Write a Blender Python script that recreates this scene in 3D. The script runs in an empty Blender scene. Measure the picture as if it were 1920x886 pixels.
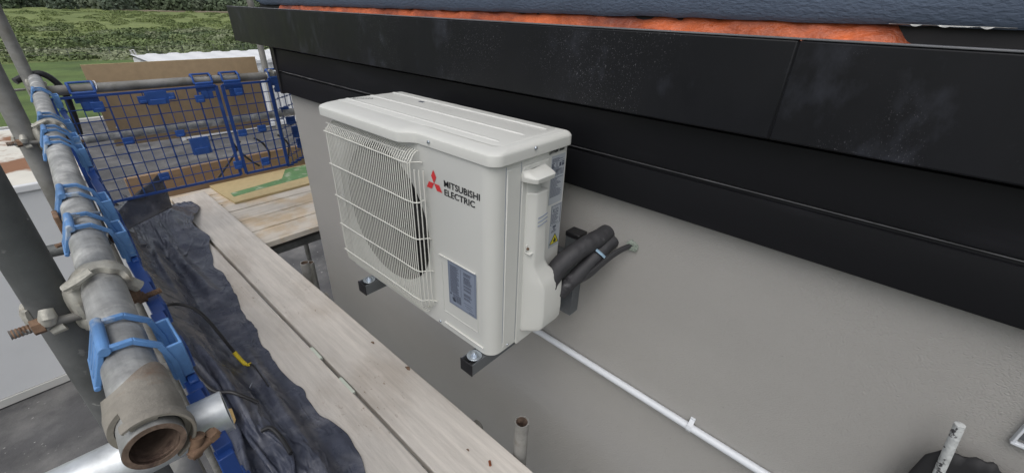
import bpy, bmesh, math, random
import numpy as np
from mathutils import Vector, Matrix, noise
random.seed(7)
S = bpy.context.scene
COL = S.collection
R = math.radians
# ------------------------------------------------------------------ camera
F_PX = 791.92
def _n(v): return v / np.linalg.norm(v)
Yc = _n(np.array([-56 - 960, -16 - 443, F_PX]))
Zc = -_n(np.array([910 - 960, 1920 - 443, F_PX])); Zc = _n(Zc - Zc.dot(Yc) * Yc)
Xc = np.cross(Yc, Zc)
RW = np.array([Xc, Yc, Zc])
right, down, fwd = RW[:, 0], RW[:, 1], RW[:, 2]
cam_d = bpy.data.cameras.new('camera'); cam = bpy.data.objects.new('camera', cam_d); COL.objects.link(cam)
cam_d.sensor_width = 36; cam_d.lens = F_PX / 1920 * 36; cam_d.clip_start = 0.02; cam_d.clip_end = 3000
M4 = Matrix.Identity(4)
for i in range(3):
    M4[i][0] = right[i]; M4[i][1] = -down[i]; M4[i][2] = -fwd[i]
cam.matrix_world = M4
S.camera = cam
# ------------------------------------------------------------------ light
W = bpy.data.worlds.new('World'); S.world = W; W.use_nodes = True
nt = W.node_tree; nt.nodes.clear()
sky = nt.nodes.new('ShaderNodeTexSky'); sky.sky_type = 'NISHITA'; sky.sun_disc = False
SUN_EL, SUN_AZ = R(60), R(-115)          # azimuth measured from +Y towards +X
sky.sun_elevation = SUN_EL; sky.sun_rotation = SUN_AZ; sky.dust_density = 4.0; sky.air_density = 1.0; sky.ozone_density = 1.0
hsv = nt.nodes.new('ShaderNodeHueSaturation'); hsv.inputs['Saturation'].default_value = 0.32
bg = nt.nodes.new('ShaderNodeBackground'); bg.inputs[1].default_value = 0.125
wo = nt.nodes.new('ShaderNodeOutputWorld')
nt.links.new(sky.outputs[0], hsv.inputs['Color']); nt.links.new(hsv.outputs[0], bg.inputs[0]); nt.links.new(bg.outputs[0], wo.inputs[0])
sd = bpy.data.lights.new('sun', 'SUN'); sd.energy = 0.55; sd.angle = R(70); sd.color = (1.0, 0.97, 0.93)
sun = bpy.data.objects.new('sun', sd); COL.objects.link(sun)
dv = Vector((math.sin(SUN_AZ) * math.cos(SUN_EL), math.cos(SUN_AZ) * math.cos(SUN_EL), math.sin(SUN_EL)))
sun.rotation_euler = dv.to_track_quat('Z', 'Y').to_euler()
S.view_settings.view_transform = 'Standard'; S.view_settings.look = 'None'
S.view_settings.exposure = 0.32; S.view_settings.gamma = 1.0; S.view_settings.use_curve_mapping = False

# ------------------------------------------------------------------ materials
def mat(name, col, rough=0.6, metal=0.0, var=0.0, vscale=8, col2=None, c2scale=3, c2lo=.5, c2hi=.65, bump=0.0, bscale=60, stretch=(1, 1, 1),
        spec=0.5, detail=6, attr=None, rvar=0.0, bdist=0.002, speck=None, sscale=200, slo=.72, grain=None):
    m = bpy.data.materials.new(name); m.use_nodes = True
    n = m.node_tree.nodes; l = m.node_tree.links
    b = n['Principled BSDF']
    b.inputs['Roughness'].default_value = rough; b.inputs['Metallic'].default_value = metal
    b.inputs['Specular IOR Level'].default_value = spec
    tc = n.new('ShaderNodeTexCoord'); mp = n.new('ShaderNodeMapping'); mp.inputs['Scale'].default_value = stretch
    l.new(tc.outputs['Object'], mp.inputs[0])
    cur = None
    def noise_(sc, det=detail, rough_=.6):
        t = n.new('ShaderNodeTexNoise'); t.inputs['Scale'].default_value = sc; t.inputs['Detail'].default_value = det
        t.inputs['Roughness'].default_value = rough_
        l.new(mp.outputs[0], t.inputs['Vector']); return t
    rgb = n.new('ShaderNodeRGB'); rgb.outputs[0].default_value = (*col, 1); cur = rgb.outputs[0]
    if attr:
        a = n.new('ShaderNodeAttribute'); a.attribute_name = attr; cur = a.outputs['Color']
    if col2:
        t = noise_(c2scale); rp = n.new('ShaderNodeMapRange'); rp.inputs[1].default_value = c2lo; rp.inputs[2].default_value = c2hi
        l.new(t.outputs[0], rp.inputs[0])
        mx = n.new('ShaderNodeMix'); mx.data_type = 'RGBA'; l.new(rp.outputs[0], mx.inputs['Factor'])
        l.new(cur, mx.inputs['A']); mx.inputs['B'].default_value = (*col2, 1); cur = mx.outputs['Result']
    if speck:
        t = noise_(sscale, 2); rp = n.new('ShaderNodeMapRange'); rp.inputs[1].default_value = slo; rp.inputs[2].default_value = slo + .05
        l.new(t.outputs[0], rp.inputs[0])
        t2 = noise_(2.5, 3); rp2 = n.new('ShaderNodeMapRange'); rp2.inputs[1].default_value = .48; rp2.inputs[2].default_value = .6
        l.new(t2.outputs[0], rp2.inputs[0])
        mu = n.new('ShaderNodeMath'); mu.operation = 'MULTIPLY'; l.new(rp.outputs[0], mu.inputs[0]); l.new(rp2.outputs[0], mu.inputs[1])
        mx = n.new('ShaderNodeMix'); mx.data_type = 'RGBA'; l.new(mu.outputs[0], mx.inputs['Factor'])
        l.new(cur, mx.inputs['A']); mx.inputs['B'].default_value = (*speck, 1); cur = mx.outputs['Result']
    if grain:
        gm = n.new('ShaderNodeMapping'); gm.inputs['Scale'].default_value = grain; l.new(tc.outputs['Object'], gm.inputs[0])
        for gs, ga in ((1.0, .07), (3.3, .06)):
            t = n.new('ShaderNodeTexNoise'); t.inputs['Scale'].default_value = gs; t.inputs['Detail'].default_value = 5; t.inputs['Distortion'].default_value = .6; l.new(gm.outputs[0], t.inputs['Vector'])
            rp = n.new('ShaderNodeMapRange'); rp.inputs[1].default_value = .3; rp.inputs[2].default_value = .7; rp.inputs[3].default_value = 1 - ga * 1.5; rp.inputs[4].default_value = 1 + ga
            l.new(t.outputs[0], rp.inputs[0]); mu = n.new('ShaderNodeVectorMath'); mu.operation = 'SCALE'; l.new(cur, mu.inputs[0]); l.new(rp.outputs[0], mu.inputs['Scale']); cur = mu.outputs[0]
    if var:
        t = noise_(vscale); rp = n.new('ShaderNodeMapRange'); rp.inputs[1].default_value = .25; rp.inputs[2].default_value = .75
        rp.inputs[3].default_value = 1 - var; rp.inputs[4].default_value = 1 + var
        l.new(t.outputs[0], rp.inputs[0])
        mu = n.new('ShaderNodeVectorMath'); mu.operation = 'SCALE'; l.new(cur, mu.inputs[0]); l.new(rp.outputs[0], mu.inputs['Scale']); cur = mu.outputs[0]
    if rvar:
        t = noise_(vscale * 1.7); rp = n.new('ShaderNodeMapRange'); rp.inputs[1].default_value = .3; rp.inputs[2].default_value = .7
        rp.inputs[3].default_value = max(.05, rough - rvar); rp.inputs[4].default_value = min(1, rough + rvar)
        l.new(t.outputs[0], rp.inputs[0]); l.new(rp.outputs[0], b.inputs['Roughness'])
    l.new(cur, b.inputs['Base Color'])
    if bump:
        t = noise_(bscale, 4); bp = n.new('ShaderNodeBump'); bp.inputs['Strength'].default_value = bump; bp.inputs['Distance'].default_value = bdist
        l.new(t.outputs[0], bp.inputs['Height']); l.new(bp.outputs[0], b.inputs['Normal'])
    return m
MT = {}
MT['render'] = mat('render', (.40, .39, .372), .92, var=.08, vscale=1.3, bump=1.0, bscale=340, bdist=.0042, stretch=(1, .6, 1.2), speck=(.29, .28, .265), sscale=130, slo=.70)
MT['bluerender'] = mat('blue_render', (.098, .13, .19), .8, var=.15, vscale=9, bump=.8, bscale=150, bdist=.0035, stretch=(1, .5, 1.2))
MT['fascia'] = mat('fascia', (.0065, .0070, .0095), .42, var=.3, vscale=3.5, col2=(.046, .050, .066), c2scale=8, c2lo=.55, c2hi=.84, rvar=.08, spec=.33, speck=(.22, .22, .24), sscale=420, slo=.665, detail=14, stretch=(1, 1.3, .8))
MT['clad'] = mat('cladding', (.0075, .0078, .0095), .5, var=.3, vscale=4, bump=.15, bscale=90, bdist=.001, stretch=(1, .2, 1), spec=.25, col2=(.018, .018, .022), c2scale=9, c2lo=.55, c2hi=.8)
MT['capping'] = mat('capping', (.13, .135, .145), .5, var=.3, vscale=9)
MT['clad_edge'] = mat('cladding_edge', (.10, .10, .105), .5, var=.6, vscale=12)
MT['orange'] = mat('orange_membrane', (.52, .115, .035), .5, var=.4, vscale=14, col2=(.22, .05, .025), c2scale=8, c2lo=.45, c2hi=.65, bump=1.0, bscale=22, bdist=.014, stretch=(1, .6, 1.2))
MT['membrane'] = mat('dark_membrane', (.015, .015, .017), .7)
MT['galv'] = mat('galvanised', (.33, .335, .33), .52, .3, var=.4, vscale=22, col2=(.58, .58, .56), c2scale=14, c2lo=.5, c2hi=.66, bump=.4, bscale=120, bdist=.001, rvar=.12, grain=(60, 5, 60), speck=(.16, .16, .15), sscale=50, slo=.66)
MT['galv_dark'] = mat('weathered_tube', (.135, .14, .14), .6, .2, var=.35, vscale=12, col2=(.085, .09, .09), c2scale=7, c2lo=.45, c2hi=.6, bump=.35, bscale=150, bdist=.0008, speck=(.3, .3, .29), sscale=60, slo=.68)
MT['galv_mid'] = mat('dull_tube', (.27, .268, .255), .6, .2, var=.35, vscale=18, col2=(.16, .155, .14), c2scale=9, c2lo=.48, c2hi=.6, bump=.3, bscale=100, bdist=.0008)
MT['galv_new'] = mat('bright_galvanised', (.56, .59, .61), .42, .5, var=.35, vscale=30, bump=.4, bscale=60, bdist=.001, rvar=.12, speck=(.3, .31, .33), sscale=70, slo=.66)
MT['cast'] = mat('cast_coupler', (.46, .45, .40), .55, .3, var=.35, vscale=40, col2=(.27, .24, .19), c2scale=22, bump=.8, bscale=110, bdist=.002)
MT['sleeve'] = mat('sleeve_steel', (.27, .25, .215), .65, .2, var=.3, vscale=26, col2=(.20, .12, .075), c2scale=10, c2lo=.55, c2hi=.68, bump=.7, bscale=140, bdist=.0015, speck=(.45, .43, .38), sscale=90, slo=.66)
MT['rust'] = mat('rust', (.20, .125, .08), .85, .1, var=.5, vscale=60, col2=(.10, .06, .04), c2scale=40, bump=.8, bscale=160, bdist=.001)
MT['rustin'] = mat('rusty_inside', (.17, .12, .09), .9, 0, var=.5, vscale=60, col2=(.07, .045, .035), c2scale=45, bump=.8, bscale=200, bdist=.001)
MT['blue'] = mat('blue_plastic', (.022, .080, .30), .45, var=.2, vscale=12, col2=(.08, .16, .36), c2scale=14, c2lo=.58, c2hi=.7, bump=.2, bscale=60)
MT['bluelight'] = mat('faded_blue_plastic', (.105, .24, .49), .5, var=.3, vscale=18, col2=(.42, .48, .54), c2scale=26, c2lo=.57, c2hi=.66, bump=.4, bscale=60)
MT['bluedeep'] = mat('deep_blue_plastic', (.014, .055, .235), .45, var=.2, vscale=12, col2=(.05, .11, .28), c2scale=8, c2lo=.6, c2hi=.75)
MT['osb'] = mat('hardboard', (.46, .335, .205), .8, var=.1, vscale=30, bump=.2, bscale=200)
MT['osbedge'] = mat('board_edge', (.50, .40, .22), .8, var=.1, vscale=30)
MT['plank'] = mat('dusty_board', (.60, .565, .52), .88, var=.10, vscale=7, col2=(.50, .455, .405), c2scale=5, c2lo=.5, c2hi=.66, bump=.7, bscale=70, bdist=.002, stretch=(1, .4, 1), speck=(.26, .20, .155), sscale=85, slo=.66, grain=(30, 1.5, 10), detail=10)
MT['plankx'] = mat('bare_board', (.56, .45, .32), .85, var=.14, vscale=6, col2=(.62, .57, .50), c2scale=4, c2lo=.38, c2hi=.52, bump=.5, bscale=45, bdist=.0015, grain=(1.6, 45, 10))
MT['plankend'] = mat('board_end_grain', (.30, .20, .12), .9, var=.2, vscale=30)
MT['timber'] = mat('brown_timber', (.23, .155, .095), .85, var=.35, vscale=9, bump=.3, bscale=60, stretch=(.2, 1, 1))
MT['green'] = mat('green_paint', (.12, .25, .11), .6, var=.2, vscale=12, col2=(.33, .40, .28), c2scale=14, c2lo=.52, c2hi=.62)
MT['black'] = mat('black_plastic', (.014, .014, .016), .4)
MT['cable'] = mat('black_cable', (.02, .02, .022), .38, bump=.2, bscale=200)
MT['foam'] = mat('black_insulation', (.032, .032, .036), .62, var=.3, vscale=20, col2=(.22, .22, .23), c2scale=16, c2lo=.60, c2hi=.75, bump=.7, bscale=45, bdist=.004)
MT['bluetape'] = mat('pale_blue_tape', (.27, .40, .52), .5)
MT['yellow'] = mat('yellow_tape', (.72, .55, .03), .5, var=.2, vscale=80)
MT['white'] = mat('ac_casing', (.625, .63, .60), .40, var=.02, vscale=5, bump=.05, bscale=500, bdist=.0003, spec=.4, rvar=.06)
MT['whitewire'] = mat('grille_wire', (.68, .68, .63), .4)
MT['whiteplastic'] = mat('white_pipe', (.66, .69, .73), .35)
MT['darkin'] = mat('dark_interior', (.012, .012, .012), .8)
MT['fan'] = mat('fan_plastic', (.018, .018, .019), .45)
MT['fins'] = mat('fan_panel', (.20, .20, .195), .6)
MT['red'] = mat('red_print', (.62, .035, .04), .5)
MT['ink'] = mat('black_print', (.012, .012, .015), .5)
MT['label'] = mat('blue_grey_label', (.24, .28, .36), .45, var=.05, vscale=20)
MT['labelw'] = mat('pale_label', (.40, .43, .47), .5)
MT['labelink'] = mat('label_print', (.065, .075, .11), .6)
MT['warn'] = mat('warning_yellow', (.62, .56, .03), .5)
MT['zinc'] = mat('zinc_plate', (.55, .60, .66), .25, .9, var=.1, vscale=60)
MT['bracket'] = mat('grey_bracket', (.13, .14, .15), .45, .3, var=.1, vscale=20)
MT['bracket_l'] = mat('galvanised_bracket', (.17, .185, .20), .4, .5, var=.2, vscale=25)
MT['cont'] = mat('white_container', (.70, .715, .73), .55, var=.05, vscale=2, bump=.1, bscale=20)
MT['controof'] = mat('rusty_roof', (.66, .64, .57), .7, var=.08, vscale=5, col2=(.25, .12, .06), c2scale=1.3, c2lo=.50, c2hi=.58)
MT['tarmac'] = mat('tarmac', (.085, .085, .088), .9, var=.35, vscale=1.6, col2=(.155, .153, .15), c2scale=1.5, c2lo=.48, c2hi=.68, bump=.8, bscale=30, bdist=.008, speck=(.40, .40, .38), sscale=22, slo=.68, detail=10)
MT['kerb'] = mat('kerb_concrete', (.5, .5, .48), .85, var=.1, vscale=2)
MT['grass'] = mat('grass', (.10, .155, .038), .95, var=.35, vscale=.45, col2=(.07, .115, .03), c2scale=.3, c2lo=.4, c2hi=.62, bump=.5, bscale=5, bdist=.1)
MT['field'] = mat('rough_field', (.165, .205, .065), .95, var=.2, vscale=.25, col2=(.12, .16, .045), c2scale=.07, c2lo=.45, c2hi=.65, bump=.5, bscale=2, bdist=.3)
MT['leaf'] = mat('scrub_leaf', (.07, .1, .04), .85, attr='tint', var=.3, vscale=.8)
MT['path'] = mat('far_track', (.30, .25, .19), .9, var=.2, vscale=.2)
MT['copper'] = mat('copper_bit', (.35, .12, .06), .4, .6)
MT['paint_tube'] = mat('paint_splashed_tube', (.52, .54, .54), .7, var=.2, vscale=30, col2=(.06, .06, .065), c2scale=75, c2lo=.58, c2hi=.63, bump=1.0, bscale=110, bdist=.004)
MT['tape'] = mat('pale_tape', (.55, .60, .52), .5)
MT['wood_bit'] = mat('wood_offcut', (.55, .38, .16), .8, var=.15, vscale=60)
def mk_tarp():
    m = mat('black_sheet', (.055, .062, .088), .32, var=.25, vscale=9, col2=(.15, .155, .18), c2scale=8, c2lo=.50, c2hi=.72, bump=.4, bscale=40, bdist=.004, rvar=.12, speck=(.26, .26, .28), sscale=120, slo=.69)
    n = m.node_tree.nodes; l = m.node_tree.links; b = n['Principled BSDF']; tc = [x for x in n if x.type == 'TEX_COORD'][0]
    bp = [x for x in n if x.type == 'BUMP'][0]
    hs = []
    for sc, dt in ((7, 4), (19, 5)):
        mp = n.new('ShaderNodeMapping'); mp.inputs['Scale'].default_value = (1.25, .7, 1.0); l.new(tc.outputs['Object'], mp.inputs[0])
        t = n.new('ShaderNodeTexNoise'); t.noise_type = 'RIDGED_MULTIFRACTAL'; t.inputs['Scale'].default_value = sc; t.inputs['Detail'].default_value = dt; t.inputs['Roughness'].default_value = .55
        t.inputs['Distortion'].default_value = .35; l.new(mp.outputs[0], t.inputs['Vector']); hs.append(t)
    prev = bp
    for t, st, ds in ((hs[0], 1.0, .030), (hs[1], .8, .010)):
        q = n.new('ShaderNodeBump'); q.inputs['Strength'].default_value = st; q.inputs['Distance'].default_value = ds
        l.new(t.outputs[0], q.inputs['Height']); l.new(prev.outputs[0], q.inputs['Normal']); prev = q
    l.new(prev.outputs[0], b.inputs['Normal'])
    # dust and the sheen of the crinkles, both painted into the colour along creases
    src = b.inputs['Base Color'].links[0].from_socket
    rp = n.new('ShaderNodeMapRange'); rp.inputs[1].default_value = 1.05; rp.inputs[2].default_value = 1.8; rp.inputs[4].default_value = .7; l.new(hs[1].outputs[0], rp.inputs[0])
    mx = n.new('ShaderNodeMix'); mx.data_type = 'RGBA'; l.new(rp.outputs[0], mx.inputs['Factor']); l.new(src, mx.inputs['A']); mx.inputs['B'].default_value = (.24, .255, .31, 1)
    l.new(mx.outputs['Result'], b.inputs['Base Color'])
    return m
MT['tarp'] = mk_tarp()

# ------------------------------------------------------------------ mesh helpers
class MB:
    def __init__(s): s.v = []; s.f = []
    def add(s, vs, fs):
        o = len(s.v); s.v += [tuple(v) for v in vs]; s.f += [tuple(i + o for i in f) for f in fs]
    def box(s, x0, x1, y0, y1, z0, z1, m=None):
        vs = [Vector((x, y, z)) for x in (x0, x1) for y in (y0, y1) for z in (z0, z1)]
        if m is not None: vs = [m @ v for v in vs]
        s.add(vs, [(0, 1, 3, 2), (4, 6, 7, 5), (0, 4, 5, 1), (2, 3, 7, 6), (0, 2, 6, 4), (1, 5, 7, 3)])
    def prism(s, poly, z0, z1, m=None):
        n = len(poly)
        vs = [Vector((p[0], p[1], z0)) for p in poly] + [Vector((p[0], p[1], z1)) for p in poly]
        if m is not None: vs = [m @ v for v in vs]
        s.add(vs, [tuple(range(n - 1, -1, -1)), tuple(range(n, 2 * n))] + [(i, (i + 1) % n, n + (i + 1) % n, n + i) for i in range(n)])
    def loft(s, rings, cap=True):
        n = len(rings[0]); o = len(s.v)
        vs = [p for r in rings for p in r]; fs = []
        for k in range(len(rings) - 1):
            for i in range(n):
                a = k * n + i; b = k * n + (i + 1) % n; fs.append((a, b, b + n, a + n))
        if cap: fs += [tuple(range(n - 1, -1, -1)), tuple(range((len(rings) - 1) * n, len(rings) * n))]
        s.add(vs, fs)
    def path(s, pts, r, seg=10, cap=True, rs=None, flat=1.0):
        pts = [Vector(p) for p in pts]; rings = []
        prev = None
        for i, p in enumerate(pts):
            t = (pts[min(i + 1, len(pts) - 1)] - pts[max(i - 1, 0)]).normalized()
            if prev is None:
                a = Vector((0, 0, 1)) if abs(t.z) < .9 else Vector((1, 0, 0))
                u = t.cross(a).normalized()
            else:
                u = (prev - t * prev.dot(t)).normalized()
            w = t.cross(u); prev = u
            rr = rs[i] if rs else r
            rings.append([p + (u * math.cos(2 * math.pi * k / seg) + w * math.sin(2 * math.pi * k / seg) * flat) * rr for k in range(seg)])
        s.loft(rings, cap)
    def hollow(s, p0, p1, r, ri=None, seg=40, jag=0):
        p0, p1 = Vector(p0), Vector(p1); t = (p1 - p0).normalized()
        a = Vector((0, 0, 1)) if abs(t.z) < .9 else Vector((1, 0, 0))
        u = t.cross(a).normalized(); w = t.cross(u); ri = ri or r - .004
        def ring(p, rr): return [p + (u * math.cos(2 * math.pi * k / seg) + w * math.sin(2 * math.pi * k / seg)) * rr for k in range(seg)]
        s.loft([ring(p0, ri), ring(p0, r), ring(p1, r), ring(p1, ri), ring(p0, ri)], cap=False)
    def build(s, name, m, parent=None, bevel=0, smooth=True, angle=35, seg=2):
        me = bpy.data.meshes.new(name)
        off = Vector(parent['_abs']) if parent is not None and '_abs' in parent else Vector((0, 0, 0))
        me.from_pydata([(v[0] - off.x, v[1] - off.y, v[2] - off.z) for v in s.v], [], s.f)
        bm = bmesh.new(); bm.from_mesh(me); bmesh.ops.recalc_face_normals(bm, faces=bm.faces); bm.to_mesh(me); bm.free()
        me.materials.append(m)
        o = bpy.data.objects.new(name, me); COL.objects.link(o)
        if smooth:
            me.polygons.foreach_set('use_smooth', [True] * len(me.polygons)); me.set_sharp_from_angle(angle=R(angle))
        if bevel:
            b = o.modifiers.new('bevel', 'BEVEL'); b.width = bevel; b.segments = seg; b.limit_method = 'ANGLE'; b.angle_limit = R(30); b.harden_normals = False
        if parent is not None:
            o.parent = parent
            if '_abs' in parent: o['_abs'] = list(off)
        return o
def tag(o, label=None, cat=None, group=None, kind=None):
    if label: o['label'] = label
    if cat: o['category'] = cat
    if group: o['group'] = group
    if kind: o['kind'] = kind
    return o
def thing(name, loc, label, cat, group=None):
    o = bpy.data.objects.new(name, None); COL.objects.link(o); o.location = loc; o['_abs'] = list(loc); o.empty_display_size = .05
    return tag(o, label, cat, group)
def copy_tree(o, parent=None):
    c = o.copy(); COL.objects.link(c); c.parent = parent
    for ch in [x for x in list(COL.objects) if x.parent == o]: copy_tree(ch, c)
    return c
def clean_abs():
    for o in bpy.data.objects:
        if '_abs' in o: del o['_abs']
def text_mb(mb, txt, org, rt, up, size, squash=1.0, weight=0.0, center=False, shear=0.0):
    cu = bpy.data.curves.new('t', 'FONT'); cu.body = txt; cu.size = size; cu.offset = weight; cu.shear = shear; cu.resolution_u = 3
    if center: cu.align_x = 'CENTER'
    o = bpy.data.objects.new('t', cu); COL.objects.link(o)
    dg = bpy.context.evaluated_depsgraph_get(); me = bpy.data.meshes.new_from_object(o.evaluated_get(dg))
    rt = Vector(rt); up = Vector(up); org = Vector(org)
    xs = [v.co.x for v in me.vertices]
    mb.add([org + rt * (v.co.x * squash) + up * v.co.y for v in me.vertices], [tuple(p.vertices) for p in me.polygons])
    bpy.data.objects.remove(o); bpy.data.curves.remove(cu); bpy.data.meshes.remove(me)
    return (max(xs) if xs else 0) * squash

GZ = -4.15      # ground
DZ = -1.36      # top of the boards
# ================================================================== SETTING
# grass terrain, one sheet to the horizon
def terrain():
    mb = MB(); xs = [-2500, -800, -250] + list(np.linspace(-60, 160, 60)) + [300, 900, 2500]
    ys = [-2500, -200, 10, 22] + list(np.linspace(24, 300, 80)) + [500, 1000, 2500]
    n = len(ys)
    for x in xs:
        for y in ys:
            z = GZ - .02
            if y > 46: z += .5 * noise.noise(Vector((x * .05, y * .04, 0))) * min(1, (y - 46) / 30) + min((y - 46), 250) * .004
            mb.v.append((x, y, z))
    for i in range(len(xs) - 1):
        for j in range(n - 1): mb.f.append((i * n + j, (i + 1) * n + j, (i + 1) * n + j + 1, i * n + j + 1))
    o = mb.build('ground', MT['grass']); tag(o, kind='structure')
    o.data.materials.append(MT['field'])
    for p in o.data.polygons:
        if p.center.y > 46: p.material_index = 1
    return o
terrain()
mb = MB(); mb.box(-30, 40, -12, 22.3, GZ - .1, GZ + .004); tag(mb.build('yard', MT['tarmac'], smooth=False), kind='structure')
mb = MB(); mb.box(-30, 40, 22.3, 22.45, GZ - .1, GZ + .13); tag(mb.build('kerb', MT['kerb'], bevel=.02), kind='structure')
mb = MB(); mb.box(25, 110, 172, 178, GZ + .2, GZ + .75); tag(mb.build('track', MT['path'], smooth=False), kind='structure')

# scrub: rows of low bushes, uncountable
def scrub(name, specs, leaf_n, leaf_s):
    rng = np.random.default_rng(3)
    V = []; Fc = []; C = []
    for (x, y, z, rx, rz, tint, ln) in specs:
        k = ln
        # lumpy core
        d = rng.normal(size=(k, 3)); d /= np.linalg.norm(d, axis=1)[:, None]; d[:, 2] = np.abs(d[:, 2]) * 1.0 - .1
        lobes = rng.normal(size=(7, 3)); lobes[:, 2] = np.abs(lobes[:, 2]); lobes /= np.linalg.norm(lobes, axis=1)[:, None]
        amp = 1 + .28 * np.max(np.clip(d @ lobes.T, 0, 1) ** 8, axis=1) - .12
        rr = amp * rng.uniform(.72, 1.05, size=k)
        P = d * rr[:, None] * np.array([rx, rx, rz]) + np.array([x, y, z])
        s = leaf_s * rng.uniform(.5, 1.2, size=k) * (rx / 2.0) ** .3
        a = rng.normal(size=(k, 3)); a -= (np.sum(a * d, 1))[:, None] * d * .65; a /= np.linalg.norm(a, axis=1)[:, None]
        b = np.cross(d + .5 * rng.normal(size=(k, 3)), a); b /= np.linalg.norm(b, axis=1)[:, None]
        t = np.clip(np.array(tint)[None, :] * rng.uniform(.75, 1.3, size=(k, 1)), 0, 1)
        o = len(V) * 1
        Q = np.stack([P - a * s[:, None], P + b * s[:, None] * .6, P + a * s[:, None], P - b * s[:, None] * .6], 1).reshape(-1, 3)
        V.append(Q); C.append(np.repeat(t, 4, axis=0))
    V = np.concatenate(V); C = np.concatenate(C); nq = len(V) // 4
    me = bpy.data.meshes.new(name); me.vertices.add(len(V)); me.vertices.foreach_set('co', V.ravel())
    me.loops.add(nq * 4); me.loops.foreach_set('vertex_index', np.arange(nq * 4, dtype=np.int32))
    me.polygons.add(nq); me.polygons.foreach_set('loop_start', np.arange(0, nq * 4, 4, dtype=np.int32)); me.polygons.foreach_set('loop_total', np.full(nq, 4, dtype=np.int32))
    me.update(); ca = me.color_attributes.new('tint', 'FLOAT_COLOR', 'POINT')
    ca.data.foreach_set('color', np.concatenate([C, np.ones((len(C), 1))], 1).ravel().astype(np.float32))
    me.materials.append(MT['leaf']); o = bpy.data.objects.new(name, me); COL.objects.link(o); return o
rr = random.Random(5)
sp = []
y = 47
while y < 88:
    x = y * -.03 - 3
    while x < y * .36 + 4:
        dens = 1.0 if y < 57 + 7 * math.sin(x * .4) else (.85 if x > y * .1 and y < 76 else .22)
        if rr.random() < dens:
            h = rr.uniform(.55, 1.0) * (1 + (y - 47) / 140); w = rr.choice((1.0, 1.4, 1.9, 2.4, 3.0)) * rr.uniform(.85, 1.15)
            t = rr.choice([(.16, .20, .085), (.135, .18, .07), (.18, .215, .115), (.115, .155, .06), (.20, .225, .135), (.085, .12, .055)])
            sp.append((x + rr.uniform(-.8, .8), y + rr.uniform(-1, 1), GZ - .15 + (y - 46) * .004, w, h * rr.choice((.7, 1, 1, 1.25)), t, int(700 * min(1.3, w / 1.5))))
        x += rr.uniform(1.6, 2.6)
    y += 2.1 + (y - 47) * .03
tag(scrub('scrub', sp, 300, .145), 'dense low green scrub bushes massed beyond the mown grass', 'scrub', kind='stuff')
sp = []
for i in range(170):
    y = rr.uniform(70, 165); x = rr.uniform(-.04 * y - 3, y * .3 + 6)
    t = rr.choice([(.15, .19, .065), (.17, .21, .08), (.14, .18, .065), (.11, .15, .05)])
    sp.append((x, y, GZ + .1 + (y - 46) * .004, rr.uniform(.6, 2.2), rr.uniform(.2, .5), t, 220))
tag(scrub('field_tufts', sp, 60, .16), 'scattered tufts of coarse growth over the far field', 'tufts', kind='stuff')
sp = []
for i in range(150):
    y = rr.uniform(176, 230); x = rr.uniform(-14, 85)
    if rr.random() < .25 and x > 30: continue
    t = rr.choice([(.085, .115, .065), (.075, .10, .07), (.10, .13, .075), (.11, .135, .09)])
    sp.append((x, y, GZ + .8, rr.uniform(3, 5.5), rr.uniform(4, 8), t, 500))
tag(scrub('far_wood', sp, 200, .5), 'dark line of trees along the far edge of the field', 'wood', kind='stuff')
# wire fence in front of the scrub
fr = thing('wire_fence', (2, 45.6, GZ), 'thin low wire fence line between mown grass and scrub', 'fence')
mb = MB()
for zz in (.35, .7): mb.box(-6, 22, 45.59, 45.61, GZ + zz, GZ + zz + .02)
mb.build('wire', MT['galv_dark'], fr, smooth=False)
for k in range(13):
    mb = MB(); mb.box(-6 + k * 2.3, -5.96 + k * 2.3, 45.58, 45.62, GZ - .1, GZ + .75); mb.build('post', MT['galv_dark'], fr, smooth=False)

# ------------------------------------------------------------------ house
HX = 1.0
house = thing('house', (HX, 2.54, GZ), 'rendered house wall with black boarded eaves and blue grey render above', 'house')
mb = MB()
# long wall as fine sheet + thickness
mb.box(HX, HX + .25, -4.5, 2.54, GZ, -.40); mb.box(HX + .25, 8, 2.29, 2.54, GZ, -.40)
mb.build('lower_wall', MT['render'], house, bevel=.006)
# upper wall with ragged bottom edge
mb = MB(); ys = np.linspace(-4, 2.79, 240); rings = []
for y_ in ys:
    zb = -.004 - .007 * max(0, (y_ - .3)) / 1.5 + .0035 * noise.noise(Vector((y_ * 9, 3, 0))) + .0025 * noise.noise(Vector((y_ * 45, 1, 0)))
    if y_ > 2.72: zb += (y_ - 2.72) * .25
    rings.append([Vector((1.022, y_, zb)), Vector((1.014, y_, zb + .010)), Vector((1.015, y_, zb + .05)), Vector((1.016, y_, 1.6)), Vector((1.26, y_, 1.6)), Vector((1.26, y_, zb + .02))])
mb.loft(rings); mb.build('upper_wall', MT['bluerender'], house, angle=50)
mb = MB(); ys2 = np.linspace(-.09, .06, 120)      # ragged torn strip of base coat under the upper render
mb.loft([[Vector((1.0125, y_, -.0015)), Vector((1.0115, y_, -.0018 - .006 * max(0, noise.noise(Vector((y_ * 60, 5, 1)))) - .003 * max(0, noise.noise(Vector((y_ * 19, 9, 1)))))), Vector((1.014, y_, -.003))] for y_ in ys2])
mb.build('torn_edge', MT['galv'], house)
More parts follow.
